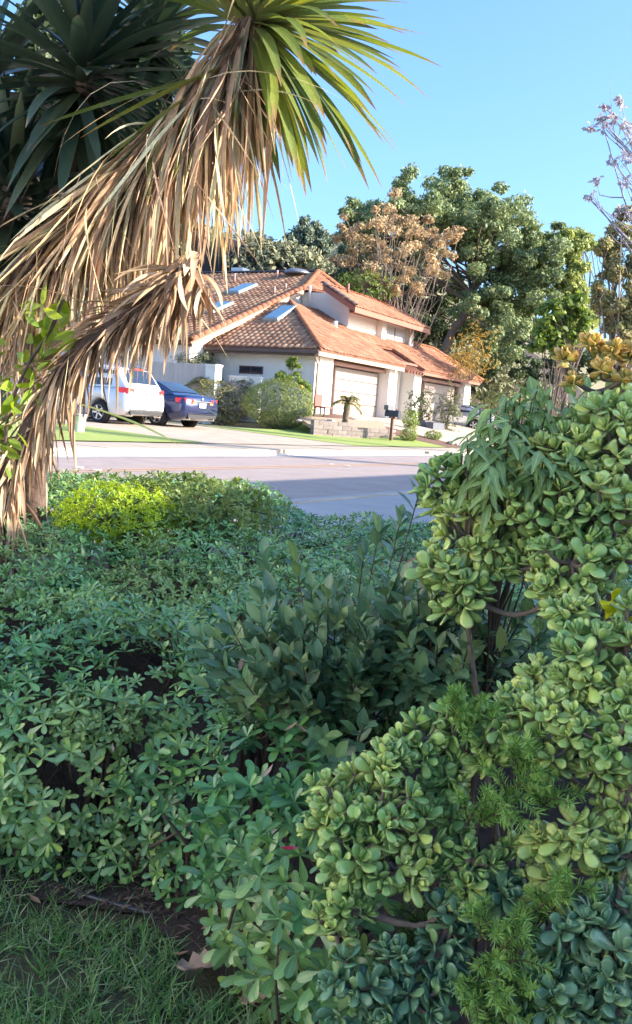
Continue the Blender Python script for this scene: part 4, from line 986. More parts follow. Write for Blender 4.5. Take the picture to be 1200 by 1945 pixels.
q = W(-3.9, 1.7, 0); q[2] = ghw(q); palm('palm', 'grey green palm between the wing window and the lemon tree', q, 1.35, 16, .9, LM_OLIVE)
# pale neighbouring house glimpsed at the far left
NH = empty('neighbour_house', W(-22, 9.5, .85), ROT_H, label='white neighbouring house glimpsed through the dead leaves at the left', cat='house')
MB().box((-6, 0, 0), (7, 9, 3.0)).build('wall', M_STUCCO, NH)
MB().prism([(-6.6, -.6, 2.95), (7.6, -.6, 2.95), (7.6, 4.5, 5.0), (-6.6, 4.5, 5.0)], (0, 0, .15)).build('roof', M_TILE, NH)
MB().prism([(-6.6, 9.6, 2.95), (7.6, 9.6, 2.95), (7.6, 4.5, 5.0), (-6.6, 4.5, 5.0)], (0, 0, .149)).build('roof', M_TILE, NH)
MB().box((-.9, -.04, 1.0), (.9, -.003, 2.2)).build('window', M_GLASS, NH)
MB().box((-6.04, 2, 1.0), (-6.003, 4, 2.2)).build('window', M_GLASS, NH)
# unseen house added at right; eaves set to shade the hedge and near road
own_e = np.array([9.6, 4.4])
OWN = empty('shade_house', (own_e[0], own_e[1], 0), ROT_H, label='unseen pale stucco house added at the right to shade the hedge and road', cat='house')
MB().box((-16, -8, -.2), (3.4, -.6, 4.3)).build('wall', M_STUCCO, OWN)
MB().box((-2.7, -7.9, 4.3), (3.1, -.7, 4.75)).build('wall', M_STUCCO, OWN)
for xa, xb, ze in ((-16.6, -2.85, 4.43), (-2.84, 3.2, 4.93)):
    MB().prism([(xa, .0, ze), (xb, .0, ze), (xb, -4.3, ze + 1.0), (xa, -4.3, ze + 1.0)], (0, 0, .13)).build('roof', M_TILE, OWN)
    MB().prism([(xa, -8.6, ze), (xb, -8.6, ze), (xb, -4.3, ze + 1.0), (xa, -4.3, ze + 1.0)], (0, 0, .129)).build('roof', M_TILE, OWN)
MB().box((3.4, -7, -.2), (12.4, .1, 6.05)).build('upper_wall', M_STUCCO, OWN)
MB().prism([(3.3, .25, 6.06), (12.6, .25, 6.06), (12.6, -3.4, 7.25), (3.3, -3.4, 7.25)], (0, 0, .13)).build('upper_roof', M_TILE, OWN)
MB().prism([(3.3, -7.2, 6.06), (12.6, -7.2, 6.06), (12.6, -3.4, 7.25), (3.3, -3.4, 7.25)], (0, 0, .129)).build('upper_roof', M_TILE, OWN)
MB().box((-9, -.6, .9), (-7, -.56, 2.1)).build('window', M_GLASS, OWN)

SH = empty('bounce_house', (-4.9, -1.6, 0), 0.03, label='unseen white stucco house added at the left to bounce sunlight onto the hedge', cat='house')  # unseen white wall added as a reflector for the shaded hedge
MB().box((-7, -9, -.2), (0, 5.2, 4.6)).build('wall', mat('bright_stucco', (0.82, 0.81, 0.79), .9, (0.79, 0.78, 0.76), 1.5, .5, .2, 60), SH)
MB().prism([(.5, -9.5, 4.5), (.5, 5.7, 4.5), (-3.5, 5.7, 5.8), (-3.5, -9.5, 5.8)], (0, 0, .14)).build('roof', M_TILE, SH)
MB().prism([(-7.5, -9.5, 4.5), (-7.5, 5.7, 4.5), (-3.5, 5.7, 5.8), (-3.5, -9.5, 5.8)], (0, 0, .139)).build('roof', M_TILE, SH)
MB().box((.002, -3.2, 1.0), (.05, -1.8, 2.3)).build('window', M_GLASS, SH)

# ================================================================== the garden on our side
def grid_sheet(name, poly_px, m, lift, n=14):
    """draped patch of ground bounded by a quad of photo points on the ground"""
    c = [np.asarray(p, float) for p in poly_px]; V = []
    for i in range(n):
        for j in range(n):
            a, b = i / (n - 1), j / (n - 1); p = (1 - a) * ((1 - b) * c[0] + b * c[1]) + a * ((1 - b) * c[3] + b * c[2])
            V.append((p[0], p[1], ghw(np.array([p[0], p[1], 0])) + lift + .012 * math.sin(p[0] * 23) * math.sin(p[1] * 19)))
    I = np.arange(n * n).reshape(n, n); Fq = np.stack([I[:-1, :-1], I[1:, :-1], I[1:, 1:], I[:-1, 1:]], -1).reshape(-1, 4)
    return link(name, np_mesh(name, np.array(V), Fq, m, smooth=True), None, kind='structure')
grid_sheet('garden_lawn', [(-3.2, 1.2), (1.6, 1.2), (1.6, 3.1), (-3.2, 3.1)], M_NEARLAWN, .014, 40)
grid_sheet('soil_bed', [(-3.2, 2.86), (-.36, 2.62), (-.4, 4.4), (-3.4, 4.4)], M_SOIL, .03, 24)
grid_sheet('soil_bed', [(-.42, 2.58), (.1, 2.05), (.6, 4.2), (-.41, 4.2)], M_SOIL, .034, 24)
grid_sheet('soil_bed', [(.1, 1.9), (2.2, 1.7), (2.6, 4.2), (.6, 4.2)], M_SOIL, .038, 24)

# ---- clipped hedge: a long sloping mass of leaf whorls
CT = np.array([-.01, -.09, -.09, -.02, .10, .3, .6, 1.2, 2.0, 3.0, 3.8, 4.3, 4.6]); CZ = np.array([.07, .20, .34, .47, .58, .67, .735, .82, .90, .97, 1.0, .95, .66])
CS = np.concatenate([[0], np.cumsum(np.hypot(np.diff(CT), np.diff(CZ)))])
def yfront(X): return np.interp(X, [-3, -.62, -.42, -.27, -.10, .1, 3], [2.88, 2.80, 2.74, 2.54, 2.26, 2.12, 2.12])
def hbump(X, Y):
    return (1 - .55 * sstep(3.8, 4.8, Y)) * (.07 * np.sin(X * 8.1 + 1.3 * np.sin(Y * 4)) * np.cos(Y * 6.3 + X * 2) + .035 * np.sin(X * 17 + Y * 4 + 1) * np.sin(Y * 15 - X * 3) + .10 * np.sin(Y * 3.6 + .3 + .9 * X) * np.sin(X * 3.1 + .6) - .02)
def hedge_pts(n, off, smax=None, xr=None):
    s = RNG.uniform(0, CS[-1] if smax is None else smax, n); t = np.interp(s, CS, CT); z = np.interp(s, CS, CZ)
    e = .03; dt = np.interp(s + e, CS, CT) - np.interp(s - e, CS, CT); dz = np.interp(s + e, CS, CZ) - np.interp(s - e, CS, CZ)
    l = np.hypot(dt, dz); ny, nz = -dz / l, dt / l
    Yb = 2.5 + t; lo = -.40 * Yb - .5; hi = .40 * Yb + .6
    X = lo + (hi - lo) * RNG.uniform(0, 1, n) if xr is None else RNG.uniform(xr[0], xr[1], n)
    Y = yfront(X) + t; b = hbump(X, Y)
    g = .02; gx = (hbump(X + g, Y) - hbump(X - g, Y)) / (2 * g); gy = (hbump(X, Y + g) - hbump(X, Y - g)) / (2 * g)
    Nn = unit(np.stack([-gx * nz, ny - gy * .5, nz], -1))
    z = z - .10 * sstep(-.6, .1, X) * sstep(1.4, 2.8, t)
    P = np.stack([X, Y, z], -1) + Nn * (b * np.clip(nz + .5, .3, 1) - off)[:, None]
    gz = gh(*np.array([(P - O) @ D, (P - O) @ N])); P[:, 2] = np.maximum(P[:, 2], gz + .05)
    return P, Nn, s
def hedge_hit(px, py):
    r = ray(px, py)
    for t in np.linspace(1.7, 7.5, 600):
        p = CAM + t * r; tt = p[1] - yfront(p[0])
        if tt > -.1:
            zt = np.interp(tt, CT[3:], CZ[3:]) - .10 * float(sstep(-.6, .1, p[0]) * sstep(1.4, 2.8, tt)) + float(hbump(p[0], p[1])) if tt > -.02 else .4
            if p[2] < zt: return p
    return CAM + 6 * r
LM_PITT = leafmat('hedge_leaf', [(0.101, 0.232, 0.097), (0.138, 0.301, 0.112), (0.178, 0.363, 0.107), (0.118, 0.254, 0.116), (0.262, 0.447, 0.097)], .27, .10, vein=.14, spec=.6, drift=(2.2, .035, .20))
HG = empty('hedge', (-.7, 3.2, 0), label='long clipped hedge of glossy obovate leaf whorls filling the left foreground', cat='hedge')
P0, N0, S0 = hedge_pts(20000, .0); ko = spread_out(P0, np.interp(P0[:, 1], [2.2, 3.2, 6], [.062, .047, .052])); P0, N0, S0 = P0[ko], N0[ko], S0[ko]; P1, N1, S1 = hedge_pts(8000, .06); ko = (S1 > 1.3) | (RNG.uniform(0, 1, len(S1)) < .35); P1, N1, S1 = P1[ko], N1[ko], S1[ko]; P2, N2, S2 = hedge_pts(900, .12)
# denser near the camera
P3, N3, S3 = hedge_pts(4000, .0, smax=1.6, xr=(-1.45, .35)); ko = spread_out(np.concatenate([P0, P3]), .060); ko = ko[ko >= len(P0)] - len(P0); P3, N3, S3 = P3[ko], N3[ko], S3[ko]; P4, N4, S4 = hedge_pts(500, .07, smax=1.6, xr=(-1.45, .35))
Pn = np.concatenate([P0, P1, P2, P3, P4]); Nn = np.concatenate([N0, N1, N2, N3, N4]); lay = np.concatenate([np.ones(len(P0)), .25 * np.ones(len(P1)), np.zeros(len(P2)) + .05, np.ones(len(P3)), .25 * np.ones(len(P4))])
# gaps: thin out the whorls in a few bare spots so the dark inside shows
for px, py, rr in tuple((float(RNG.uniform(0, 640)), float(RNG.uniform(1040, 1640)), float(RNG.uniform(.035, .075))) for _ in range(34)) + ((350, 1110, .09), (250, 1260, .10), (470, 1180, .09), (330, 1700, .16), (100, 1480, .06), (560, 1420, .10), (250, 1640, .08), (700, 1300, .12)):
    h = hedge_hit(px, py); dd = np.linalg.norm(Pn - h, axis=1); keep = (dd > rr) | (RNG.uniform(0, 1, len(Pn)) < .22 * (lay < .9) + .10)
    Pn, Nn, lay = Pn[keep], Nn[keep], lay[keep]
keep = ~((Pn[:, 0] > .22) & (Pn[:, 1] < 2.8)) | (RNG.uniform(0, 1, len(Pn)) < .06)
Pn, Nn, lay = Pn[keep], Nn[keep], lay[keep]
Ax = unit(Nn * .75 + np.array([0, -.05, .55]) + .38 * rand_unit(len(Pn)))
hp, hr, hs = whorls(Pn, Ax, 8, RNG.uniform(.048, .070, len(Pn)) * np.interp(Pn[:, 1], [2.25, 2.5, 3.0], [1.08, 1.0, .80]) * np.where(RNG.uniform(0, 1, len(Pn)) < .2, .7, 1), 8, 62, .30)
hl = np.tile(lay, 8)
sel = foliage(HG, T_OBOV, hp, hr, hs, LM_PITT, front=hl, n_single=300)
tubes = []
for i in RNG.choice(len(Pn), 900, replace=False):
    e_ = Pn[i]; b0 = np.array([e_[0] + RNG.normal(0, .12), e_[1] + RNG.uniform(.05, .3), e_[2] - RNG.uniform(.15, .4)]); b0[2] = max(b0[2], .02)
    tubes.append((smooth_path([b0, (b0 + e_) / 2 + RNG.normal(0, .02, 3), e_], 5), np.linspace(.005, .0018, 5)))
for i in range(60):
    x = RNG.uniform(-2.2, .4); y = float(yfront(x)) + RNG.uniform(.12, .6); b0 = np.array([x, y, ghw(np.array([x, y, 0]))]); e_ = b0 + np.array([RNG.normal(0, .12), RNG.uniform(-.2, .15), RNG.uniform(.3, .5)])
    tubes.append((smooth_path([b0, (b0 + e_) / 2 + RNG.normal(0, .03, 3), e_], 6), np.linspace(.010, .004, 6)))
M_TWIG = mat('twig_bark', (0.13, 0.095, 0.07), .9, (0.07, 0.05, 0.04), 20, .6)
attach(many_tubes('twigs', tubes, 5, M_TWIG, None, kind='stuff'), HG)

# ---- small-leaved lighter shrubs growing through the hedge
LM_BOX = leafmat('small_light_leaf', [(0.165, 0.288, 0.116), (0.239, 0.372, 0.123), (0.198, 0.330, 0.141)], .45, .22)
def mound(name, label, c, rad, lm, n, L, k=6, tm=T_OBOV2, cat='shrub', group=None, n_single=0, up=.6, low=-.45):
    """low plant: leaf whorls over the upper part of an ellipsoid, standing on a stem from the ground"""
    c = np.asarray(c, float); g = np.array([c[0], c[1] + .1, 0]); g[2] = ghw(g)
    t = empty(name, g, label=label, cat=cat, group=group)
    d_ = rand_unit(n * 2); d_ = d_[d_[:, 2] > low][:n]; nn = len(d_)
    lump = 1 + .12 * np.sin(d_[:, 0] * 6 + 2) * np.cos(d_[:, 1] * 7 + 1) + RNG.normal(0, .06, nn)
    kk = np.where(RNG.uniform(0, 1, nn) < .7, RNG.uniform(.9, 1.02, nn), RNG.uniform(.6, .9, nn))
    P = c + d_ * (lump * kk)[:, None] * np.asarray(rad); A = unit(d_ + np.array([0, 0, up]) + .4 * rand_unit(nn))
    p, r, s = whorls(P, A, k, L, 10, 65, .3)
    if n_single: foliage(t, tm, p, r, s, lm, np.tile((kk > .88) * 1.0, k), n_single)
    else: attach(cloud('foliage', tm, p, r, s, lm, None, kind='stuff'), t)
    tubes = []
    for i in RNG.choice(nn, min(nn, 40), replace=False):
        tubes.append((smooth_path([g, (g + c) / 2 + RNG.normal(0, .04, 3), c + (P[i] - c) * .5, P[i]], 8), np.linspace(.008, .002, 8)))
    attach(many_tubes('stems', tubes, 5, M_TWIG), t)
    return t
h = hedge_hit(320, 1120); mound('small_leaved_shrub', 'light green small leaved shrub growing through the hedge, farthest from the lawn', h + np.array([0, .12, -.03]), (.36, .26, .12), LM_BOX, 420, .032, group='small leaved shrubs in the hedge', n_single=200)
h = hedge_hit(500, 1240); mound('small_leaved_shrub', 'pale green small leaved clump left of the dark broad leaved shrub', h + np.array([0, .08, -.02]), (.17, .16, .09), LM_BOX, 170, .030, group='small leaved shrubs in the hedge', n_single=120)
h = hedge_hit(190, 1370); mound('small_leaved_shrub', 'mid green small leaved clump in the left part of the hedge', h + np.array([0, .08, -.02]), (.18, .14, .07), LM_BOX, 150, .034, group='small leaved shrubs in the hedge', n_single=120)
LM_GOLD = leafmat('golden_leaf', [(0.309, 0.450, 0.025), (0.404, 0.550, 0.037), (0.261, 0.400, 0.037)], .5, .35)
h = hedge_hit(215, 985); mound('golden_shrub', 'brilliant yellow green fine leaved shrub lit by the sun on the hedge top', h + np.array([0, .12, .0]), (.31, .30, .18), LM_GOLD, 1100, .026, k=6, n_single=0, low=-.9)
LM_SUNHEDGE = leafmat('sunny_hedge_leaf', [(0.15, 0.23, 0.07), (0.23, 0.3, 0.08), (0.12, 0.2, 0.07)], .45, .3)  # yellower hedge leaf colour standing for sun on the hedge top
h = hedge_hit(360, 975); mound('sunlit_hedge_patch', 'sunlit hedge top right of the brilliant golden shrub, sun put into yellower leaves', h + np.array([0, .20, .01]), (.48, .36, .18), LM_SUNHEDGE, 640, .044, k=7, n_single=200, low=-.9)
h = hedge_hit(250, 940); mound('sunlit_hedge_patch', 'sunlit hedge top at the far back beside the dead yucca leaves, sun put into yellower leaves', at(210, 945, 6.2) + np.array([0, .1, -.06]), (.6, .3, .2), LM_SUNHEDGE, 460, .046, k=7, n_single=160, low=-.9)

# ---- dark broad-leaved shrub in the middle
def twiggy(name, label, root, tips, lm, L, tm, n_leaf, droop=.0, cat='shrub', n_single=300, spread=.16, wid=1.0, rt=.005, group=None, tipw=.0):
    """upright shrub: stems from the root to every tip, leaves set alternately on the last part of every stem"""
    t = empty(name, root, label=label, cat=cat, group=group); root = np.asarray(root, float); tubes = []; pos = []; al = []; nr = []; fr = []; cen_ = np.mean(np.array(tips), 0); forks = (.45, .58, .70)
    for e_ in tips:
        fk = root + (cen_ - root) * forks[RNG.integers(3)] + np.array([0, .06, 0]) + RNG.normal(0, .004, 3); mid = fk + (e_ - fk) * .5 + np.array([0, .03, -.12 * np.linalg.norm(e_ - fk)]); path = smooth_path([root, root + (fk - root) * .5 + np.array([0, .04, 0]), fk, mid, e_], 14)
        tubes.append((path, np.linspace(rt, .0018, 14))); T = unit(np.gradient(path, axis=0)); cum = np.cumsum(np.r_[0, np.linalg.norm(np.diff(path, axis=0), axis=1)])
        for j in range(n_leaf):
            s = cum[-1] - spread * (j / n_leaf) ** 1.1 * RNG.uniform(.85, 1.15); q = np.array([np.interp(s, cum, path[:, a]) for a in range(3)]); i = min(int(np.searchsorted(cum, s)), 13)
            ph = j * 2.4 + RNG.normal(0, .3); a1, a2 = perp_basis(T[i][None]); rad = math.cos(ph) * a1[0] + math.sin(ph) * a2[0]
            open_ = .35 + .75 * (j / n_leaf); dv = unit(rad * math.sin(open_) + T[i] * math.cos(open_) + np.array([0, 0, -droop])); pos.append(q); al.append(dv); nr.append(T[i] - .4 * rad + np.array([0, 0, .5 + droop]) + RNG.normal(0, .25, 3)); fr.append(1.0)
    pos = np.array(pos); rot = frames(np.array(al), np.array(nr)); scl = L * RNG.uniform(.7, 1.15, len(pos)); s3 = np.stack([scl * wid, scl, scl], -1)
    foliage(t, tm, pos, rot, s3, lm, None, n_single)
    attach(many_tubes('stems', tubes, 6, M_TWIG), t)
    return t
LM_BROAD = leafmat('broad_dark_leaf', [(0.091, 0.180, 0.095), (0.137, 0.252, 0.115), (0.109, 0.213, 0.120), (0.208, 0.315, 0.102)], .34, .14, vein=.2, spec=.5, drift=(3.0, .03, .2))
c = at(620, 1200, 2.62); tips = []
for i in range(150):
    d_ = rand_unit(1)[0]; d_[2] = d_[2] * .9 - .05; d_[1] = -abs(d_[1]) * .8 + .1; tips.append(c + d_ * np.array([.42, .28, .24]) * RNG.uniform(.35, 1.1) + np.array([.03, .05, -.09]))
for px, py, z in ((480, 1240, 2.5), (460, 1290, 2.45), (520, 1130, 2.7), (590, 1120, 2.7), (640, 1110, 2.7), (720, 1010, 2.9), (800, 920, 2.75), (760, 990, 2.8), (690, 1060, 2.8), (560, 1060, 2.9), (500, 1060, 3.0), (610, 1400, 2.4), (640, 1440, 2.35), (690, 1380, 2.4), (750, 1120, 2.6), (780, 1180, 2.5)): tips.append(at(px, py, z))
twiggy('broad_leaved_shrub', 'dark glossy broad leaved shrub with upright twigs in the middle of the hedge', np.array([.12, 2.75, .08]), tips, LM_BROAD, .072, T_OVAL, 9, 0.0, n_single=300, spread=.13)
tips = [at(790 + RNG.uniform(-70, 110), 1190 + RNG.uniform(-100, 130), RNG.uniform(2.4, 2.7)) for _ in range(50)] + [at(970 + RNG.uniform(-90, 100), 1220 + RNG.uniform(-70, 90), RNG.uniform(2.55, 2.8)) for _ in range(34)]
twiggy('broad_leaved_shrub', 'blue green broad leaved shrub below the jade plant, left of the dark hollow', np.array([.42, 2.9, .1]), tips, LM_BROAD, .075, T_OVAL, 8, .15, n_single=200, spread=.14)
# ---- shrub with drooping pointed leaves
LM_DROOP = leafmat('drooping_leaf', [(0.161, 0.259, 0.095), (0.237, 0.352, 0.113), (0.194, 0.300, 0.121)], .4, .22, vein=.4)
tips = [at(px + 42 + RNG.uniform(-28, 28), py + 12 + RNG.uniform(-15, 25), z - .2 + RNG.uniform(-.12, .12)) for px, py, z in ((930, 725, 2.75), (905, 755, 2.7), (970, 735, 2.7), (890, 800, 2.65), (1000, 750, 2.75), (930, 790, 2.6), (1020, 790, 2.7), (960, 820, 2.6), (900, 840, 2.6), (1060, 760, 2.7), (1000, 850, 2.6), (950, 760, 2.9), (910, 870, 2.55), (1050, 830, 2.6), (880, 770, 2.6), (860, 815, 2.6)) for _ in range(3)]
twiggy('drooping_shrub', 'slender shrub with drooping pointed leaves standing above the jade plant', np.array([.52, 2.6, .1]), tips, LM_DROOP, .072, T_LANC, 12, 1.0, n_single=300, spread=.16, wid=1.25)
tips = [at(px + RNG.uniform(-50, 50), py + RNG.uniform(-50, 50), 3.1 + RNG.uniform(-.15, .25)) for px, py in ((1050, 790), (1130, 780), (1190, 830), (1080, 880), (1000, 930), (1160, 930), (1210, 760), (1120, 850), (1040, 1180), (1100, 1230), (980, 1240), (1180, 1140), (1060, 1300), (930, 1290)) for _ in range(7)]
twiggy('leafy_shrub', 'dense green leafy shrub behind the jade plant at the right edge', np.array([1.1, 3.2, .2]), tips, LM_DROOP, .085, T_OVAL, 9, .2, n_single=150, spread=.2)

# ---- jade plants
LM_JADE = leafmat('jade_leaf', [(0.307, 0.485, 0.150), (0.452, 0.640, 0.172), (0.365, 0.561, 0.194), (0.584, 0.746, 0.183)], .26, .08, tip=(0.36, 0.34, 0.13), tip_at=(.85, 1.15), spec=.55, edge=(0.33, 0.36, 0.14), drift=(5.0, .03, .22), base=(0.20, 0.26, 0.08))
LM_JADEB = leafmat('deep_jade_leaf', [(0.125, 0.260, 0.149), (0.178, 0.343, 0.178), (0.146, 0.291, 0.168), (0.251, 0.416, 0.168)], .30, .10, spec=.55, base=(0.12, 0.20, 0.08))
LM_FLUSH = leafmat('flushed_jade_leaf', [(0.56, 0.52, 0.17), (0.66, 0.52, 0.16), (0.5, 0.52, 0.18)], .4, .25, tip=(0.72, 0.34, 0.06), tip_at=(.75, 1.15))
M_JSTEM = mat('jade_stem', (0.20, 0.16, 0.13), .85, (0.12, 0.095, 0.08), 18, .6, .4, 40)
def jade(label, root, blobs, lm, L=.040, dens=430, n_single=300, group='jade plants'):
    root = np.asarray(root, float); t = empty('jade_plant', root, label=label, cat='succulent', group=group)
    B = [(at(b[0], b[1], b[3]), b[2] / F_PX * b[3]) for b in blobs]
    PP = []; AA = []; WH = []
    for i, (c, R_) in enumerate(B):
        n = int(max(6, 4 * math.pi * R_ * R_ * dens)); d_ = rand_unit(n * 2); d_ = d_[(d_[:, 2] > -.75)][:n]
        lump = 1 + .22 * np.sin(d_[:, :1] * 4 + i * 1.7) * np.cos(d_[:, 2:] * 5 + i) + .14 * np.sin(d_[:, 1:2] * 9 + i * 2.3)
        P = c + d_ * R_ * lump * RNG.uniform(.80, 1.10, (len(d_), 1)) * np.array([1, .9, 1])
        ok = np.ones(len(P), bool)
        for j, (c2, R2) in enumerate(B):
            if j != i: ok &= np.linalg.norm(P - c2, axis=1) > R2 * .78
        # keep rosettes apart
        P = P[ok]; d_ = d_[ok]; kept = []
        for q in range(len(P)):
            if all(np.linalg.norm(P[q] - P[w]) > .038 for w in kept): kept.append(q)
        ni = max(4, len(kept) // 2); di = rand_unit(ni); Pi = c + di * R_ * RNG.uniform(.35, .62, (ni, 1))
        PP += [P[kept], Pi]; AA += [d_[kept], di]; WH += [i] * (len(kept) + ni)
    P = np.concatenate(PP); d_ = np.concatenate(AA)
    A = unit(d_ * .8 + np.array([0, -.12, .55]) + .25 * rand_unit(len(P)))
    # decussate pairs
    e1, e2 = perp_basis(A); ph0 = RNG.uniform(0, np.pi, len(P)); pos = []; rot = []; scl = []; n = len(P)
    size = L * RNG.uniform(.8, 1.2, n)
    for lev in range(4):
        f = lev / 3
        for sd in (0, 1):
            ph = ph0 + lev * np.pi / 2 + sd * np.pi + RNG.normal(0, .15, n); el = np.radians(6 + 68 * f) + RNG.normal(0, .16, n)
            rad = np.cos(ph)[:, None] * e1 + np.sin(ph)[:, None] * e2
            al = np.cos(el)[:, None] * rad + np.sin(el)[:, None] * A; nr = -np.sin(el)[:, None] * rad + np.cos(el)[:, None] * A
            s = size * (1.05 - .5 * f) * RNG.uniform(.85, 1.12, n)
            pos.append(P + A * (size * (-.35 + .42 * f))[:, None] + rad * (.06 * size)[:, None]); rot.append(frames(al, nr)); scl.append(s)
    pos = np.concatenate(pos); rot = np.concatenate(rot); scl = np.concatenate(scl)
    facing = np.tile(np.clip(-np.einsum('ij,ij->i', d_, unit(P - CAM)) + .3, 0, 1), 8)
    foliage(t, T_JADE, pos, rot, scl, lm, facing, n_single)
    # stems
    tubes = []
    nodes_ = [root]; order = sorted(range(len(B)), key=lambda i: np.linalg.norm(B[i][0] - root))
    for i in order:
        c, R_ = B[i]; a = min(nodes_, key=lambda q: np.linalg.norm(q - c) + .25 * np.linalg.norm(q - root)); hang = np.linalg.norm(c - a)
        path = smooth_path([a, a + (c - a) * .5 + np.array([RNG.normal(0, .02), .03 + RNG.normal(0, .02), -.22 * hang]), c], 10)
        r0 = .016 if a is root else .0085
        V, F = tube_arrays(path, np.linspace(r0, .0055, 10) * (1 + .12 * np.sin(np.arange(10) * 2.1 + i)), 8)
        attach(link('branch', np_mesh('branch', V, F, M_JSTEM, smooth=True)), t); nodes_.append(c)
    for q in range(len(P)):
        c, R_ = B[WH[q]]; e_ = P[q] - A[q] * L * .25
        tubes.append((smooth_path([c, c + (e_ - c) * .55 - np.array([0, 0, .15 * R_]), e_], 6), np.linspace(.0065, .0035, 6)))
    attach(many_tubes('twigs', tubes, 6, M_JSTEM, None, kind='stuff'), t)
    return t, P, A
jade('tall jade plant of light green rosettes at the right, below the orange tips', (.80, 2.62, 0), [(865, 940, 62, 2.5), (930, 930, 60, 2.5), (1015, 910, 66, 2.45), (1100, 890, 75, 2.4), (1175, 850, 75, 2.35), (890, 1020, 66, 2.42), (845, 1080, 46, 2.4), (960, 980, 60, 2.4), (1060, 980, 66, 2.35),
      (1150, 970, 80, 2.3), (1085, 1070, 62, 2.25), (1060, 1140, 42, 2.25), (880, 1130, 46, 2.38), (1180, 1060, 46, 2.25), (940, 1080, 40, 2.42), (1200, 780, 70, 2.45), (1150, 790, 45, 2.45), (1000, 1010, 50, 2.42), (1010, 1080, 36, 2.35), (1120, 1020, 50, 2.3)], LM_JADE, .045)
jade('jade plant at the right edge below the dark hollow', (.80, 2.15, 0), [(1130, 1260, 64, 2.0), (1190, 1220, 56, 2.0), (1180, 1300, 50, 1.95), (960, 1370, 50, 2.05), (1030, 1360, 58, 2.0), (1100, 1390, 60, 1.95), (1170, 1400, 60, 1.9), (870, 1370, 40, 2.1), (800, 1405, 50, 2.1), (1080, 1160, 30, 2.1), (1190, 1510, 48, 1.9), (1150, 1460, 40, 1.92), (1060, 1450, 44, 2.0), (930, 1440, 36, 2.08), (1190, 1590, 36, 1.9), (1010, 1290, 30, 2.2), (1090, 1310, 40, 2.0)], LM_JADE, .043)
jade('jade plant in the lower middle leaning over the hedge', (.36, 2.12, 0), [(712, 1460, 50, 2.05), (650, 1540, 62, 2.05), (720, 1540, 66, 2.0), (790, 1580, 60, 2.0), (670, 1630, 60, 2.0), (740, 1640, 60, 1.98), (660, 1720, 46, 2.0), (790, 1660, 40, 2.0), (900, 1630, 42, 2.0), (880, 1690, 36, 2.0), (1100, 1590, 44, 1.9), (1030, 1600, 34, 1.95), (640, 1770, 36, 2.0), (750, 1450, 36, 2.05), (850, 1480, 36, 2.1), (860, 1560, 40, 2.08), (960, 1640, 40, 2.02), (1040, 1670, 40, 1.98), (820, 1500, 36, 2.1), (840, 1640, 34, 2.06), (1150, 1650, 36, 1.92)], LM_JADE, .042)
jade('blue green jade plant along the bottom right edge of the picture', (.50, 1.98, 0), [(675, 1870, 56, 1.92), (740, 1830, 40, 1.95), (780, 1890, 66, 1.92), (850, 1760, 48, 1.98), (870, 1860, 46, 1.95), (1090, 1770, 56, 1.85), (1160, 1830, 66, 1.82), (1060, 1870, 62, 1.84), (1180, 1720, 46, 1.86), (1130, 1920, 70, 1.82), (1000, 1930, 50, 1.86), (1200, 1620, 40, 1.88), (720, 1935, 50, 1.92), (950, 1690, 30, 2.0)], LM_JADEB, .046)
jade('orange and yellow flushed rosettes lit by the sun at the top right', (.95, 2.6, 0), [(1075, 678, 12, 2.45), (1122, 652, 13, 2.45), (1165, 665, 14, 2.45), (1198, 672, 14, 2.45), (1145, 700, 12, 2.42), (1185, 720, 14, 2.42), (1090, 725, 10, 2.42), (1225, 655, 16, 2.45)], LM_FLUSH, .034, dens=260, n_single=200)
tw = empty('yellow_sprig', at(1170, 1160, 2.0), label='brilliant yellow green backlit leaves at the right edge', cat='leaves')
pp = np.array([at(1165 + RNG.uniform(-25, 30), 1160 + RNG.uniform(-22, 22), 2.0 + RNG.uniform(-.03, .03)) for _ in range(9)])
foliage(tw, T_JADE, pp, frames(unit(rand_unit(9) + np.array([.5, 0, .4])), unit(rand_unit(9) + np.array([0, -1.0, .3]))), np.full(9, .036), leafmat('yellow_sprig_leaf', [(0.50, 0.52, 0.01), (0.42, 0.48, 0.02)], .4, .4), None, 9)

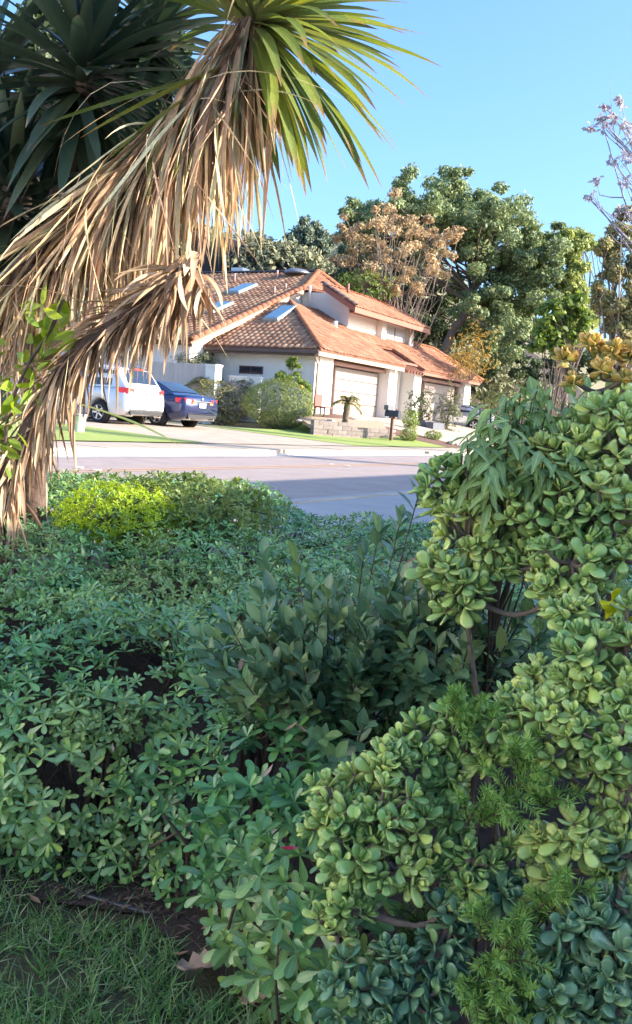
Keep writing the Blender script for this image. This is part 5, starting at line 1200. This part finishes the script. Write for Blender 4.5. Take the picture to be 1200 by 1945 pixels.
# ---- feathery ferns between the jades
LM_FERN = leafmat('feathery_leaf', [(0.189, 0.347, 0.084), (0.260, 0.451, 0.105), (0.154, 0.309, 0.099), (0.318, 0.489, 0.122)], .5, .25)
def fern(label, root_px, plumes, lm=LM_FERN):
    root = at(*root_px); g = root.copy(); g[2] = ghw(g); t = empty('feathery_fern', g, label=label, cat='fern', group='feathery ferns')
    pos = []; al = []; tubes = []
    for (px, py, z, n, R_) in plumes:
        for _ in range(n):
            c = at(px, py, z); d_ = rand_unit(1)[0]; d_[2] = d_[2] * .7 + .25; d_[1] = d_[1] * .6 - .25; e_ = c + unit(d_) * R_ * RNG.uniform(.6, 1.1)
            b0 = c + np.array([RNG.normal(0, .02), .06, -.05]); path = smooth_path([b0, (b0 + e_) / 2 + np.array([0, 0, .02]), e_], 10); tubes.append((path, np.linspace(.003, .001, 10)))
            T = unit(np.gradient(path, axis=0)); m_ = 130; s = RNG.uniform(1.0, 9, m_); i = s.astype(int); q = path[i] + (path[np.minimum(i + 1, 9)] - path[i]) * (s - i)[:, None]
            a1, a2 = perp_basis(T[i]); ph = RNG.uniform(0, 2 * np.pi, m_); pos.append(q); al.append(np.cos(ph)[:, None] * a1 + np.sin(ph)[:, None] * a2 + .75 * T[i])
    pos = np.concatenate(pos); al = np.concatenate(al)
    attach(cloud('needles', T_NEEDLE, pos, frames(al, rand_unit(len(pos))), np.stack([RNG.uniform(.022, .034, len(pos)), RNG.uniform(.016, .028, len(pos)), RNG.uniform(.01, .02, len(pos))], -1), lm, None, False, kind='stuff'), t)
    tubes += [(smooth_path([g + np.array([0, .25, 0]), (g + root) / 2 + np.array([0, .22, 0]), at(p[0], p[1], p[2]) + np.array([0, .06, -.05])], 8), np.linspace(.004, .002, 8)) for p in plumes]
    attach(many_tubes('stems', tubes, 5, M_TWIG), t)
fern('feathery light green fern between the jade plants at the right', (980, 1480, 1.95), [(1010, 1455, 1.92, 6, .075), (965, 1500, 1.9, 6, .075), (1050, 1520, 1.9, 4, .07), (920, 1550, 1.92, 6, .065)])
fern('small feathery bright fern below the dark hollow', (890, 1360, 2.0), [(885, 1345, 2.02, 6, .055), (905, 1365, 2.0, 4, .05)])
fern('largest feathery bright fern at the bottom right', (960, 1840, 1.84), [(940, 1775, 1.84, 7, .08), (1020, 1740, 1.84, 6, .075), (965, 1830, 1.82, 8, .08), (925, 1890, 1.82, 8, .08), (990, 1905, 1.8, 8, .08), (1080, 1700, 1.84, 4, .065), (940, 1935, 1.8, 6, .07)])
fern('dark feathery fern tuft deep among the lower jade stems', (770, 1780, 2.05), [(790, 1760, 2.05, 8, .06), (750, 1790, 2.05, 6, .06)], leafmat('dark_feathery_leaf', [(0.098, 0.182, 0.063), (0.140, 0.238, 0.070)], .5, .2))

# ---- yucca: blades
def blade_path(p, d0, L, g, n=11, curl=0.0):
    P = [np.asarray(p, float)]; d_ = unit(np.asarray(d0, float)); ds = L / (n - 1); sd = unit(np.cross(d_, [0, 0, 1.0]) + 1e-6)
    for i in range(n - 1):
        f = i / (n - 1); d_ = unit(d_ + np.array([0, 0, -1.0]) * g * ds * (.3 + 1.4 * f) + sd * curl * ds); P.append(P[-1] + d_ * ds)
    return np.array(P)
def blade_mesh(path, width, fold=.25, side0=None, twist=0.0, prof=None):
    n = len(path); T = unit(np.gradient(path, axis=0)); s0 = unit(np.cross(T[0], [0, 0, 1.0]) + 1e-6) if side0 is None else side0
    t = np.linspace(0, 1, n); w = width * (np.interp(t, [0, .1, .45, .8, 1], [.55, .75, 1.0, .62, .02]) if prof is None else np.interp(t, prof[0], prof[1]))
    V = []; Lf = []
    for i in range(n):
        s = unit(s0 - T[i] * (s0 @ T[i])); u_ = np.cross(s, T[i]); a = twist * t[i]; s, u_ = math.cos(a) * s + math.sin(a) * u_, -math.sin(a) * s + math.cos(a) * u_
        for x in (-1, 0, 1): V.append(path[i] + s * x * w[i] + u_ * abs(x) * w[i] * fold); Lf.append((t[i], x))
    F = [(i * 3 + j, i * 3 + j + 1, i * 3 + j + 4, i * 3 + j + 3) for i in range(n - 1) for j in (0, 1)]
    return np.array(V), np.array(F), np.array(Lf)
def blades(parent, part, mass, blds, m, n_single):
    """blds: list of (V,F,Lf); the ones in view are parts, the rest joined"""
    sc = []
    for V, F, Lf in blds:
        x, y, z = project(V); ok = (x > 0) & (x < 1200) & (y > 0) & (y < 1945); sc.append(ok.mean() * (np.ptp(y) + np.ptp(x)) / 100 + 0.0)
    order = np.argsort(-np.array(sc)); off = np.array(parent.location)
    for i in order[:n_single]:
        V, F, Lf = blds[i]; link(part, np_mesh(part, V - off, F, m, Lf, True), parent)
    rest = order[n_single:]
    if len(rest):
        Vs = []; Fs = []; Ls = []; n = 0
        for i in rest: V, F, Lf = blds[i]; Vs.append(V - off); Fs.append(F + n); Ls.append(Lf); n += len(V)
        link(mass, np_mesh(mass, np.concatenate(Vs), np.concatenate(Fs), m, np.concatenate(Ls), True), parent, kind='stuff')
def head(c, axis, n, L, w, pol=(8, 125), g0=.2, g1=1.3, fold=.28, skip=False, lowr=.30):
    axis = unit(np.asarray(axis, float)); e1, e2 = perp_basis(axis[None]); out = []
    for i in range(n):
        f = i / (n - 1); th = math.radians(pol[0] + (pol[1] - pol[0]) * f ** .8) + RNG.normal(0, .09); ph = i * 2.39996 + RNG.normal(0, .12)
        d_ = math.cos(th) * axis + math.sin(th) * (math.cos(ph) * e1[0] + math.sin(ph) * e2[0])
        if skip and d_[0] < .05 and d_[2] < .25: continue
        l = L * RNG.uniform(.75, 1.08) * (.65 + .35 * min(1, f * 2.5)) * (1 - .32 * max(0, (f - .55) / .45) * (1 if skip else 0)); p = np.asarray(c) - axis * (lowr * f) + d_ * .03
        pa = blade_path(p, d_, l, (g0 + (g1 - g0) * f) * RNG.uniform(.6, 1.3), curl=RNG.normal(0, .12))
        out.append(blade_mesh(pa, w * RNG.uniform(.8, 1.15), fold, twist=RNG.normal(0, .25)))
    return out
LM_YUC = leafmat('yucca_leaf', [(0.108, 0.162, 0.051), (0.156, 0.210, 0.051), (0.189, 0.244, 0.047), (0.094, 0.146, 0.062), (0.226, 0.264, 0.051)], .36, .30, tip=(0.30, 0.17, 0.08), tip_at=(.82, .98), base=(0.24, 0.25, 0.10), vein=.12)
LM_YUCD = leafmat('shade_yucca_leaf', [(0.034, 0.062, 0.040), (0.050, 0.085, 0.050), (0.042, 0.07, 0.048), (0.075, 0.10, 0.05)], .4, .12, tip=(0.16, 0.10, 0.06), tip_at=(.9, 1.0))  # darker copy of the yucca leaf, with the shade put into its colour
LM_DEAD = leafmat('dead_yucca_leaf', [(0.558, 0.362, 0.206), (0.690, 0.526, 0.296), (0.411, 0.256, 0.148), (0.690, 0.690, 0.411), (0.625, 0.411, 0.247), (0.280, 0.173, 0.123)], .75, .14, base=(0.24, 0.15, 0.10))
LM_DEADB = leafmat('brown_dead_leaf', [(0.3, 0.18, 0.1), (0.46, 0.31, 0.18), (0.6, 0.46, 0.3), (0.24, 0.14, 0.08), (0.52, 0.38, 0.24)], .75, .14)
M_YTR = mat('yucca_trunk', (0.15, 0.105, 0.085), .95, (0.07, 0.05, 0.042), 14, .7, 1.0, 40)
ybase = at(-120, 700, 4.7); ybase[2] = ghw(ybase)
YU = empty('yucca_tree', ybase, label='leaning yucca with a green crown and a long skirt of dead tan leaves', cat='yucca', group='yuccas at the left')
tr_px = [(-120, 900, 4.75), (-90, 660, 4.7), (0, 560, 4.65), (110, 470, 4.6), (220, 365, 4.58), (320, 265, 4.55), (405, 160, 4.52), (478, 40, 4.5)]
tp = smooth_path([ybase - np.array([0, 0, .1])] + [at(*q) for q in tr_px], 40)
V, F = tube_arrays(tp, np.linspace(.10, .055, 40) * (1 + .10 * np.sin(np.arange(40) * 2.7)), 12); attach(link('trunk', np_mesh('trunk', V, F, M_YTR, smooth=False)), YU)
c1 = at(505, 25, 4.5); ax1 = unit(tp[-1] - tp[-6]) + np.array([.35, -.1, -.1])
gb = head(c1, ax1, 270, .92, .035, pol=(6, 132), g0=.2, g1=1.0, skip=True, lowr=.14)
for (px, py, dx, dz, L_, g) in ((440, 120, .15, -1, .30, .4), (345, 215, -.05, -1, .34, .5), (300, 260, -.1, -1, .33, .5), (350, 190, -.7, -.6, .5, .3), (420, 130, -.9, -.5, .75, .15), (380, 150, -.95, -.35, .8, .1)):
    gb.append(blade_mesh(blade_path(at(px, py, 4.38), (dx, -.1, dz), L_, g), .034, .25))
blades(YU, 'green_leaf', 'green_leaves', gb, LM_YUC, 170)
dead = []
for i in range(680):
    s = RNG.beta(1.3, .9) * 27 + 12; k = int(min(s, 38)); p = tp[k] + (tp[k + 1] - tp[k]) * (s - k)
    T = unit(tp[min(k + 2, 39)] - tp[k]); a1, a2 = perp_basis(T[None]); ph = RNG.uniform(0, 2 * np.pi); rad = math.cos(ph) * a1[0] + math.sin(ph) * a2[0]
    up = (s - 12) / 27
    d0 = unit(rad * RNG.uniform(.2, .6) - T * RNG.uniform(.05, .8) + np.array([-.06, 0, -.7])); L_ = RNG.uniform(.5, 1.1) * (.55 + .45 * up)
    pa = blade_path(p + rad * .05, d0, L_, RNG.uniform(.8, 5.0), n=10, curl=RNG.normal(0, .45))
    dead.append(blade_mesh(pa, RNG.uniform(.005, .018), RNG.uniform(.3, 1.3), twist=RNG.normal(0, 2.2)))
for i in range(70):     # long ones pulled back along the trunk
    s = RNG.uniform(20, 38); k = int(s); p = tp[k] + RNG.normal(0, .04, 3); T = unit(tp[k + 1] - tp[k]); d0 = unit(-T + RNG.normal(0, .16, 3) + np.array([0, -.12, .05]))
    dead.append(blade_mesh(blade_path(p + np.array([0, -.07, 0]), d0, RNG.uniform(.7, 1.1), RNG.uniform(.15, .7), n=10), RNG.uniform(.010, .022), .5, twist=RNG.normal(0, .8)))
for i in range(260):
    s = RNG.uniform(13, 38.5); k = int(min(s, 38)); p = tp[k] + RNG.normal(0, .05, 3); d0 = unit(RNG.normal(0, .6, 3) + np.array([0, -.2, -.8]))
    dead.append(blade_mesh(blade_path(p, d0, RNG.uniform(.3, 1.05), RNG.uniform(.8, 6), n=9, curl=RNG.normal(0, 1.6)), RNG.uniform(.002, .006), .5, twist=RNG.normal(0, 3)))
blades(YU, 'dead_leaf', 'dead_leaves', dead, LM_DEAD, 300)
# second, withered stem
st2 = [at(5, 935, 4.35), at(45, 840, 4.35), at(110, 720, 4.33), at(175, 645, 4.3), at(260, 590, 4.28), at(318, 552, 4.26), at(355, 520, 4.25)]
b2 = st2[0].copy(); b2[2] = ghw(b2)
Y2 = empty('withered_yucca', b2, label='withered yucca stem hung with dead brown leaves in front of the white car', cat='yucca', group='yuccas at the left')
tp2 = smooth_path([b2 - np.array([0, 0, .1])] + st2, 34); V, F = tube_arrays(tp2, np.linspace(.055, .03, 34) * (1 + .1 * np.sin(np.arange(34) * 2.5)), 10); attach(link('trunk', np_mesh('trunk', V, F, M_YTR)), Y2)
dead = []
for i in range(520):
    s = RNG.uniform(4, 33); k = int(min(s, 32)); p = tp2[k] + (tp2[k + 1] - tp2[k]) * (s - k); T = unit(tp2[k + 1] - tp2[k]); a1, a2 = perp_basis(T[None]); ph = RNG.uniform(0, 2 * np.pi); rad = math.cos(ph) * a1[0] + math.sin(ph) * a2[0]
    d0 = unit(rad * RNG.uniform(.05, .5) - T * RNG.uniform(0, .6) + np.array([0, 0, -.8])); L_ = RNG.uniform(.15, .55) * (.8 if s < 16 else .72)
    if i % 2: d0 = unit(rad * RNG.uniform(.3, .8) - T * RNG.uniform(.4, 1.0)); L_ = RNG.uniform(.14, .34)
    dead.append(blade_mesh(blade_path(p + rad * .035, d0, L_, RNG.uniform(.5, 5), n=9, curl=RNG.normal(0, .5)), RNG.uniform(.004, .014), RNG.uniform(.3, 1.2), twist=RNG.normal(0, 1.8)))
c2 = tp2[-1]
for i in range(70):
    d0 = unit(rand_unit(1)[0] * .75 + np.array([-.15, -.1, -.7])); dead.append(blade_mesh(blade_path(c2 + RNG.normal(0, .04, 3), d0, RNG.uniform(.10, .36), RNG.uniform(2, 9), n=10, curl=RNG.normal(0, 2.0)), RNG.uniform(.010, .024), RNG.uniform(.4, 1.2), twist=RNG.normal(0, 1.6)))
blades(Y2, 'dead_leaf', 'dead_leaves', dead, LM_DEADB, 280)
gb = [blade_mesh(blade_path(at(150, 768, 4.25), (1, -.1, -.22), .52, .5), .036, .2), blade_mesh(blade_path(at(120, 560, 4.25), (-.3, -.1, -.9), .4, 1), .03, .3)]
blades(Y2, 'green_leaf', 'green_leaves', gb, LM_YUC, 5)
# dark heads in shade at the upper left
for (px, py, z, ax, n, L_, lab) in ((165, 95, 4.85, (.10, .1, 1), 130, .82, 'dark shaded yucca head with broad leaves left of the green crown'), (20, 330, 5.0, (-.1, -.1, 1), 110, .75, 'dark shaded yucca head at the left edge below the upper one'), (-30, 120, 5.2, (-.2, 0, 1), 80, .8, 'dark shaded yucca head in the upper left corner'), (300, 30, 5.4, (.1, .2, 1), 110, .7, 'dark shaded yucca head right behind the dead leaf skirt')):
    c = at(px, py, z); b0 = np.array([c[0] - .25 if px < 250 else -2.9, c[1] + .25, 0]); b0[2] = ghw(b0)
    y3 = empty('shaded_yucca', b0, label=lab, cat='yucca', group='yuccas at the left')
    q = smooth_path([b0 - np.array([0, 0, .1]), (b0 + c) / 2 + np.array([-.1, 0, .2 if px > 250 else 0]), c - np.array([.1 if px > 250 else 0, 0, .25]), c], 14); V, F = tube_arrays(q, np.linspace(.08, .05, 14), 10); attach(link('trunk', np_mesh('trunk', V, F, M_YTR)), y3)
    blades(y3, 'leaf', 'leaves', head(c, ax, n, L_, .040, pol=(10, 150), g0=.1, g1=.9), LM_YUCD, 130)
# dark leafy tree behind them
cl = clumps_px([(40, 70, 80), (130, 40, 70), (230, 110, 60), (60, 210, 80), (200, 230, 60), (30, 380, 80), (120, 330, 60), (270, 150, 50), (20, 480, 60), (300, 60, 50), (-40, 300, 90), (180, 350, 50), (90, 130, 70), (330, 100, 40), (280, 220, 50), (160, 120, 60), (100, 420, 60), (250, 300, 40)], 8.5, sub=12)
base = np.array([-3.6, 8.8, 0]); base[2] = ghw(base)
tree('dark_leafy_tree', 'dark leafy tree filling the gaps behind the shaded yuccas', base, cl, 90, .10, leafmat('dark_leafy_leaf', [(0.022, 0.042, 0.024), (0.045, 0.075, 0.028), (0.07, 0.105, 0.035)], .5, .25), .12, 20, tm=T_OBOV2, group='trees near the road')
# bright broad-leaved vine among the dead leaves
vine_pts = np.array([at(px + RNG.normal(0, 20), py + RNG.normal(0, 24), 4.25 + RNG.uniform(-.1, .2)) for px, py in ((95, 590), (110, 640), (60, 690), (75, 660), (20, 760), (15, 830), (30, 720), (120, 610), (5, 870)) for _ in range(9)])
VN = empty('leafy_vine', np.array([vine_pts[0][0] - .2, vine_pts[0][1] + .1, .2]), label='bright green broad leaved vine climbing among the dead yucca leaves', cat='vine')
foliage(VN, T_OVAL, vine_pts, frames(unit(rand_unit(len(vine_pts)) + np.array([0, 0, -.6])), unit(rand_unit(len(vine_pts)) + np.array([.5, -.8, .4]))), RNG.uniform(.06, .11, len(vine_pts)) * 1.1, leafmat('vine_leaf', [(0.16, 0.26, 0.035), (0.24, 0.34, 0.05)], .4, .4), None, 81)
vt = smooth_path([np.array([vine_pts[0][0] - .2, vine_pts[0][1] + .1, .2]), at(10, 860, 4.3), at(40, 720, 4.28), at(100, 620, 4.27), at(120, 560, 4.25)], 16)
V, F = tube_arrays(vt, .008, 6); attach(link('stem', np_mesh('stem', V, F, M_TWIG)), VN)

# ---- lawn, litter, hose
n = 26000
X = RNG.uniform(-1.35, .35, n); Y = RNG.uniform(1.7, 3.05, n); Zg = np.array([0.0] * n)
den = .45 + .55 * (np.sin(X * 11 + 2) * np.sin(Y * 13) * .5 + .5); bare = [(gpx(345, 1715), .20), (gpx(430, 1760), .16), (gpx(250, 1730), .13), (gpx(390, 1870), .10), (gpx(400, 1800), .12), (gpx(480, 1860), .13), (gpx(160, 1745), .08), (gpx(60, 1740), .06), (gpx(20, 1850), .07), (gpx(120, 1880), .05), (gpx(230, 1920), .05), (gpx(90, 1700), .05)]
keep = RNG.uniform(0, 1, n) < den
for c, r_ in bare: keep &= ~((np.hypot(X - c[0], Y - c[1]) < r_) & (RNG.uniform(0, 1, n) < .90))
keep &= (Y < yfront(X) + .18) & ~((X > .02) & (RNG.uniform(0, 1, n) < .6))
X, Y = X[keep], Y[keep]; n = len(X); Zg = gh(*np.array([(np.stack([X, Y, X * 0], -1) - O) @ D, (np.stack([X, Y, X * 0], -1) - O) @ N])) + .016
al = unit(RNG.normal(0, .75, (n, 3)) * np.array([1, 1, 0]) + np.array([.1, -.1, 1.0])); nr = unit(RNG.normal(0, 1, (n, 3)) * np.array([1, 1, 0]) + np.array([0, 0, .5]))
cloud('grass', T_BLADE, np.stack([X, Y, Zg], -1), frames(al, nr), np.stack([RNG.uniform(.08, .16, n)] + [RNG.uniform(.03, .085, n)] * 2, -1), leafmat('grass_blade', [(0.072, 0.197, 0.063), (0.112, 0.264, 0.069), (0.146, 0.311, 0.091), (0.253, 0.299, 0.167), (0.084, 0.216, 0.083)], .5, .25), None, True, kind='stuff')
hose = smooth_path([gpx(110, 1690), gpx(145, 1712), gpx(230, 1738), gpx(330, 1762), gpx(430, 1776), gpx(540, 1790)], 26) + np.array([0, 0, .03])
MB().tube(hose, .0085, 10).build('drip_hose', plain('black_hose', (0.035, 0.045, 0.055), .35), None, smooth=True, label='thin black drip hose lying along the edge of the hedge', cat='hose')
def leaf_obj(name, label, p, L, yaw, tilt, m, wid=1.0, curl=.3, lobed=False, group=None):
    ts = np.linspace(0, 1, 9)
    if lobed: ws = np.array([.02, .22, .16, .40, .24, .34, .16, .14, .01])
    else: ws = np.array([.01, .07, .12, .155, .16, .14, .10, .05, .005])
    ws = ws * wid; V = []; Lf = []
    for t, w in zip(ts, ws):
        for x in (-1, -.5, 0, .5, 1): V.append((x * w * L, t * L, L * (curl * (t - .5) ** 2 + .9 * curl * abs(x) * w + (.05 * math.sin(9 * t + 4 * x) if lobed else 0)))); Lf.append((t, x))
    F = [(i * 5 + j, i * 5 + j + 1, i * 5 + j + 6, i * 5 + j + 5) for i in range(8) for j in range(4)]
    o = link(name, np_mesh(name, np.array(V), np.array(F), m, np.array(Lf), True), None, label=label, cat='leaf', group=group)
    o.location = [float(c) for c in p]; o.rotation_euler = (tilt, RNG.uniform(-.15, .15), yaw); return o
LM_LIT = leafmat('dry_leaf', [(0.46, 0.33, 0.24), (0.34, 0.22, 0.15), (0.52, 0.40, 0.31)], .8, .15, vein=.3)
LM_LIT2 = leafmat('brown_litter', [(0.24, 0.14, 0.09), (0.34, 0.21, 0.13)], .8, .15)
FL = 'fallen leaves'
up = np.array([0, 0, .045])
leaf_obj('fallen_leaf', 'large curled pale brown lobed leaf on the grass at the bottom', gpx(335, 1885) + up * 1.3, .125, -1.35, .15, LM_LIT, 1.0, .5, True, FL)
leaf_obj('fallen_leaf', 'pale dry lobed leaf under the hedge at the left edge', gpx(30, 1660) + up, .085, .3, .25, LM_LIT, 1.0, .6, True, FL)
leaf_obj('fallen_leaf', 'small tan leaf standing up beside the large curled leaf', gpx(408, 1850) + up, .06, .1, .5, LM_LIT, 1.2, .5, False, FL)
leaf_obj('fallen_leaf', 'narrow brown leaf lying on the grass left of the large curled leaf', gpx(325, 1845) + up, .05, -1.1, .05, LM_LIT2, .9, .3, False, FL)
leaf_obj('fallen_leaf', 'small tan leaf on the bare soil just below the hose', gpx(380, 1795) + up, .045, -.7, .1, LM_LIT, 1.2, .3, False, FL)
leaf_obj('fallen_leaf', 'pale pinkish leaf at the bottom edge below the hedge', gpx(455, 1938) + up, .07, -1.3, .2, LM_LIT, 1.3, .4, True, FL)
leaf_obj('fallen_leaf', 'tan leaf at the bottom edge under the blue green jade', gpx(640, 1925) + up * 2, .075, .4, .5, LM_LIT, 1.3, .4, False, FL)
leaf_obj('fallen_leaf', 'dull brown leaf on the lawn at the far left', gpx(75, 1745) + up, .06, .9, .1, LM_LIT2, 1.1, .3, False, FL)
h = hedge_hit(550, 1620)
leaf_obj('red_leaf', 'crimson leaf caught on the hedge beside the lower jade plant', at(533, 1612, 2.13), .045, -1.75, .15, leafmat('crimson_leaf', [(0.42, 0.03, 0.05), (0.46, 0.04, 0.06)], .45, .2, tip=(0.20, 0.22, 0.26), tip_at=(.6, .95)), 1.35, .3)
for k, (px, py, z, L_, yw, lab) in enumerate(((498, 1480, 2.30, .05, -.6, 'grey dried leaf cluster caught in the hedge above the red leaf'), (540, 1390, 2.38, .045, -1.0, 'brown dried leaf caught below the dark broad leaved shrub'), (585, 1395, 2.38, .04, 1.0, 'pinkish brown dried leaf right of the one below the dark shrub'), (215, 1430, 2.7, .035, .4, 'whitish dead leaf lying on top of the hedge at the left'), (312, 1470, 2.55, .03, 1.3, 'tiny white dead leaf lying in the middle of the hedge'), (455, 1275, 2.42, .045, .1, 'orange brown withered leaf at the left of the dark shrub'), (1045, 1895, 1.80, .055, -2.5, 'narrow dry leaf hanging among the bottom jade leaves'), (765, 1075, 2.5, .06, -1.1, 'pinkish dry leaf above the dark broad leaved shrub'))):
    leaf_obj('dried_leaf', lab, at(px, py, z), L_, yw, .5, LM_LIT if k in (0, 3, 4, 6) else LM_LIT2, .8, .4, False, 'dried leaves caught in the shrubs')
for k, (a, b_, lab) in enumerate((((520, 1730), (590, 1790), 'thin grey twig crossing the hose'), ((500, 1800), (560, 1850), 'thin brown twig lying on the soil below the hose'), ((350, 1800), (450, 1860), 'short bent twig beside the large curled leaf'))):
    p, q = gpx(a[0] - 150, a[1]) + up * .8, gpx(b_[0] - 150, b_[1]) + up * .6
    MB().tube(smooth_path([p, (p + q) / 2 + RNG.normal(0, .015, 3) + np.array([0, 0, .02]), q], 8), .0016, 6).build('twig', M_TWIG, None, smooth=True, label=lab, cat='twig', group='fallen twigs')
# bark chips on the soil
n = 700; c = gpx(345, 1712); X = c[0] + RNG.normal(0, .22, n) + .1; Y = c[1] + RNG.normal(0, .10, n); 
Zg = np.array([ghw(np.array([x, y, 0])) for x, y in zip(X, Y)]) + .045
cloud('bark_litter', T_SIMPLE, np.stack([X, Y, Zg], -1), frames(unit(RNG.normal(0, 1, (n, 3)) * np.array([1, 1, .15])), np.tile([0, 0, 1.0], (n, 1)) + RNG.normal(0, .3, (n, 3))), np.stack([RNG.uniform(.008, .02, n), RNG.uniform(.02, .05, n), RNG.uniform(.01, .02, n)], -1), leafmat('bark_chip', [(0.10, 0.065, 0.05), (0.16, 0.11, 0.085), (0.06, 0.04, 0.035)], .9, 0), None, False, kind='stuff')
